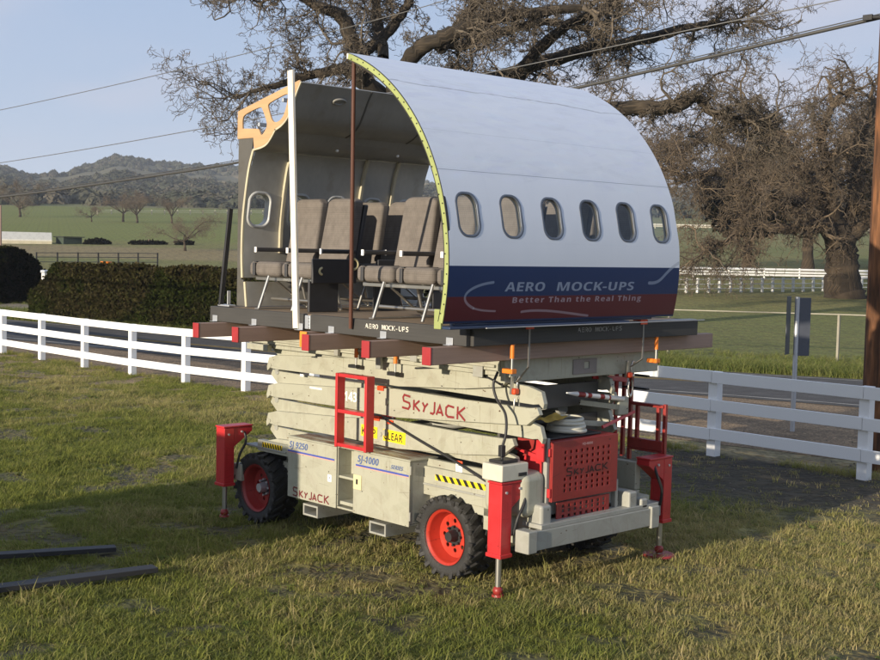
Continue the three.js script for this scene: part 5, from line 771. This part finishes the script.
{
  const x0 = 52, z0 = -149, x1 = 68, z1 = -141.5, y = 2.3, t = thing('shed', 'long low cream shed at the edge of the ploughed strip', 'shed', [60, 2.3, -145]);
  part('wall', bar([x0, y + 0.0, z0], [x1, y + 0.0, z1], 2.0, 2.0, 0.02), paint(0.75, 0.7, 0.55, 0.7), t); part('roof', bar([x0, y + 1.06, z0], [x1, y + 1.06, z1], 0.1, 2.2, 0.02), paint(0.6, 0.58, 0.5, 0.6), t);
  const s = thing('stock_shelter', 'small dark green shelter at the end of the cream shed', 'shelter', [70.2, 2.4, -141]); part('wall', bx(68.8, 71.4, 2.2, 3.3, -142, -140, 0.05), paint(0.04, 0.06, 0.04, 0.8), s); part('roof', bx(68.6, 71.6, 3.32, 3.42, -142.3, -139.7), MAT.dark, s);
  const r = rng(44); for (let k = 0; k < 3; k++) { const bx0 = 73 + k * 5.2 + (k === 1 ? 1.1 : 0), bz = -139 + k * 1.9, o = thing('bush', ['low dark bush beside the green shelter', 'low dark bush in the ploughed strip, between two others', 'low dark bush on the ploughed strip, farthest from the shelter'][k], 'bush', [bx0, gy(bx0, bz), bz], 'bushes on the ploughed strip'); part('foliage', leafMass(900, 60 + k, () => { const a = r() * 6.28, q = Math.sqrt(r()); return [bx0 + Math.cos(a) * q * [1.7, 2.6, 1.2][k], gy(bx0, bz) + r() * [0.7, 0.4, 0.5][k] * (1 - 0.5 * q), bz + Math.sin(a) * q]; }, 0.4, [0.03, 0.035, 0.015], [0.07, 0.07, 0.03]), leafMat, o); part('stems', rod([bx0, gy(bx0, bz) - 0.2, bz], [bx0, gy(bx0, bz) + 0.7, bz], 0.2, 0.05, 6), MAT.timber, o); }
  single('field_pole', rod([46.5, 0.6, -109], [46.5, 6.2, -109], 0.14, 0.1), MAT.timber, 'thin brown pole beyond the tall hedge', 'pole');
  single('feed_tub', new THREE.CylinderGeometry(0.45, 0.36, 0.6, 18).translate(44.6, 1.0, -85), MAT.orange, 'small orange tub beside the black pipe fence', 'tub');
}

/* ------------------------------------------------------------------ grass */
{
  const R = rng(1234);
  function tuft(seed, blades, h, w, spread, flat) {
    const r = rng(seed), P = [], N = [], I = [];
    for (let k = 0; k < blades; k++) {
      const a = r() * 6.28, q = spread * Math.sqrt(r()), x = Math.cos(a) * q, z = Math.sin(a) * q, b = r() * 6.28, L = h * (0.45 + 0.75 * r()), ln = flat * (0.4 + 0.9 * r()) * L, dx = Math.cos(b), dz = Math.sin(b), px = -dz * w / 2, pz = dx * w / 2, i = P.length / 3;
      for (const [t, s] of [[0, 1], [0.5, 0.85], [1, 0.12]]) { const bx_ = x + dx * ln * t * t, y = L * t * (1 - 0.35 * flat * t), bz_ = z + dz * ln * t * t; P.push(bx_ - px * s, y, bz_ - pz * s, bx_ + px * s, y, bz_ + pz * s); }
      I.push(i, i + 1, i + 2, i + 1, i + 3, i + 2, i + 2, i + 3, i + 4, i + 3, i + 5, i + 4);
    }
    const g = new THREE.BufferGeometry(); g.setAttribute('position', new THREE.Float32BufferAttribute(P, 3)); g.setIndex(I); g.computeVertexNormals(); return g;
  }
  const inView = (x, y, z, m) => { const v = V(x, y, z).project(camera); return v.z < 1 && Math.abs(v.x) < 1 + m && Math.abs(v.y) < 1 + m; };
  const gm = new THREE.MeshPhysicalMaterial({ color: 0xffffff, roughness: 1, specularIntensity: 0.05, side: THREE.DoubleSide, transmission: 0.4, thickness: 0 });
  const kinds = [tuft(1, 10, 0.045, 0.0065, 0.075, 1.0), tuft(2, 8, 0.068, 0.006, 0.06, 0.9), tuft(3, 10, 0.032, 0.0065, 0.09, 1.7), tuft(4, 7, 0.12, 0.007, 0.045, 0.8)], lists = kinds.map(() => []);
  const green = [0.25, 0.265, 0.06], deep = [0.14, 0.17, 0.042], straw = [0.5, 0.4, 0.2];
  let tries = 0, made = 0;
  while (made < 120000 && tries < 3600000) {
    tries++;
    const x = -8 + 16.9 * R(), z = -26 + 33 * R(), y = lawnY(x, z); if (!inView(x, y, z, 0.3)) continue;
    const s = SD(x, z), dens = clamp(1.15 - (s - 9) / 40, 0.35, 1); if (R() > dens) continue;
    const n1 = fbm(x * 0.35 + 3, z * 0.35 + 8, 4, 0, 71), n3 = fbm(x * 1.7, z * 1.7, 3, 0, 77), bare = ss(3.2, 6.0, x + 1.6 * (n1 - 0.5) + 1.8 * (n3 - 0.5) - 0.9 * Math.max(0, z - 0.2)) * ss(-5.8, -2.6, z);  // tufts also thin out where the earth is darkened for the lift's shade
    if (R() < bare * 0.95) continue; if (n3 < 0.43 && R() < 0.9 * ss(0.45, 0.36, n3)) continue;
    const under = x > 0.9 && x < 2.8 && z > -2 && z < 1.6; if (under && R() < 0.7) continue;
    const dry = clamp(ss(0.30, 0.74, n1 + 0.22 * ss(-4, 4, z + 0.25 * x) - 0.06 - 0.1 * ss(-1.5, -5, z) * ss(7, 4, x) + 0.5 * (n3 - 0.5)) * 0.66 + 0.75 * (R() - 0.5));
    if (R() < 0.3 * dry) continue;
    const k = R() < 0.5 * dry ? 2 : R() < 0.05 + 0.2 * ss(0.55, 0.7, n3) * (1 - dry) ? 3 : R() < 0.45 ? 1 : 0;
    const c = mix3(mix3(deep, green, R()), straw, clamp(dry * (0.55 + 0.7 * R()) - 0.05)); lists[k].push([x, y - 0.006, z, 0.55 + 0.7 * R() + 0.9 * (n3 - 0.4), c]); made++;
  }
  // broad-leaved weeds, low rosettes among the grass
  const weed = (() => { const r = rng(77), P = [], I = []; for (let k = 0; k < 9; k++) { const a = k / 9 * 6.28 + r(), L = 0.05 + 0.05 * r(), w = 0.018 + 0.012 * r(), dx = Math.cos(a), dz = Math.sin(a), b = P.length / 3, h = 0.02 + 0.035 * r(); P.push(0, 0.004, 0, dx * L * 0.55 - dz * w, h, dz * L * 0.55 + dx * w, dx * L * 0.55 + dz * w, h, dz * L * 0.55 - dx * w, dx * L, h * 0.6, dz * L); I.push(b, b + 1, b + 2, b + 1, b + 3, b + 2); } const g = new THREE.BufferGeometry(); g.setAttribute('position', new THREE.Float32BufferAttribute(P, 3)); g.setIndex(I); g.computeVertexNormals(); return g; })(), weeds = [];
  for (let i = 0; i < 60000 && weeds.length < 650; i++) { const x = -8 + 14 * R(), z = -22 + 28 * R(), y = lawnY(x, z), n = fbm(x * 0.6 + 31, z * 0.6, 3, 0, 19); if (n < 0.45 || !inView(x, y, z, 0.3) || (x > 3.5 && z > -5 && z < 1)) continue; weeds.push([x, y, z, 0.4 + 0.6 * R() * R(), mix3([0.14, 0.19, 0.05], [0.26, 0.27, 0.08], R())]); }
  // rough grass on the far verge of the road and scattered weeds on the shoulder
  const tall = tuft(9, 14, 0.3, 0.014, 0.16, 0.8), verge = [];
  for (let i = 0; i < 26000; i++) {
    const t = mix(-60, 25, R()), d = ROAD.w + 0.3 + 9 * R() * R(), x = ROAD.x + ROAD.tx * t + ROAD.tz * d, z = ROAD.z + ROAD.tz * t - ROAD.tx * d, y = ground(x, z); if (!inView(x, y, z, 0.1)) continue;
    const n = fbm(x * 0.5, z * 0.5, 3, 0, 101); if (R() > ss(0.3, 0.62, n)) continue; verge.push([x, y - 0.02, z, (0.5 + 0.8 * R()) * (1.15 - 0.06 * (d - ROAD.w)), mix3([0.13, 0.17, 0.04], [0.27, 0.25, 0.1], R() * n * 1.3)]);
  }
  for (let i = 0; i < 1400; i++) { const x = LAWN_EDGE + 0.1 + 0.5 * R() * R(), z = -26 + 30 * R(), y = ground(x, z); if (inView(x, y, z, 0.1) && fbm(z * 0.8, 3, 3, 0, 5) > 0.5) verge.push([x, y, z, 0.3 + 0.2 * R(), mix3(green, straw, R() * 0.6)]); }
  const put = (name, label, geo, list) => { const im = new THREE.InstancedMesh(geo, gm, list.length), o = new THREE.Object3D(), c = new THREE.Color(); list.forEach(([x, y, z, s, k], i) => { o.position.set(x, y, z); o.rotation.set(0.25 * (R() - 0.5), R() * 6.28, 0.25 * (R() - 0.5)); o.scale.setScalar(s); o.updateMatrix(); im.setMatrixAt(i, o.matrix); im.setColorAt(i, c.setRGB(...k)); }); im.name = name; im.userData = { label, category: 'grass', kind: 'stuff' }; shadows(im); scene.add(im); };
  put('lawn_grass', 'short green lawn grass with yellow patches', kinds[0], lists[0]); put('lawn_grass_001', 'upright green grass blades across the lawn', kinds[1], lists[1]); put('dry_grass', 'flattened straw-coloured dead grass on the lawn', kinds[2], lists[2]); put('tall_grass', 'taller grass clumps standing out of the lawn', kinds[3], lists[3]); put('lawn_weeds', 'low broad-leaved weeds scattered through the lawn', weed, weeds); put('verge_grass', 'rough tall grass on the far verge of the road', tall, verge);
}
/* loose stones on the trodden earth and the shoulder */
{
  const R = rng(4321), g = new THREE.IcosahedronGeometry(1, 0), n = 1300, im = new THREE.InstancedMesh(g, new THREE.MeshStandardMaterial({ color: 0xffffff, roughness: 0.95 }), n), o = new THREE.Object3D(), c = new THREE.Color();
  for (let i = 0; i < n; i++) { const lawn = i % 3 === 0, x = lawn ? 5 + 3.6 * R() : 8.9 + 6 * R(), z = lawn ? -4 + 6 * R() : -28 + 32 * R(), s = 0.006 + 0.016 * R() * R(); o.position.set(x, (lawn ? lawnY(x, z) : ground(x, z) + 0.006) + s * 0.3, z); o.scale.set(s, s * 0.7, s * (0.7 + 0.6 * R())); o.rotation.set(R() * 3, R() * 3, R() * 3); o.updateMatrix(); im.setMatrixAt(i, o.matrix); im.setColorAt(i, c.setRGB(...mix3([0.09, 0.08, 0.065], [0.24, 0.21, 0.17], R()))); }
  im.name = 'gravel_stones'; im.userData = { label: 'loose small stones on the bare earth and road shoulder', category: 'stones', kind: 'stuff' }; shadows(im); scene.add(im);
}
renderer.render(scene, camera);
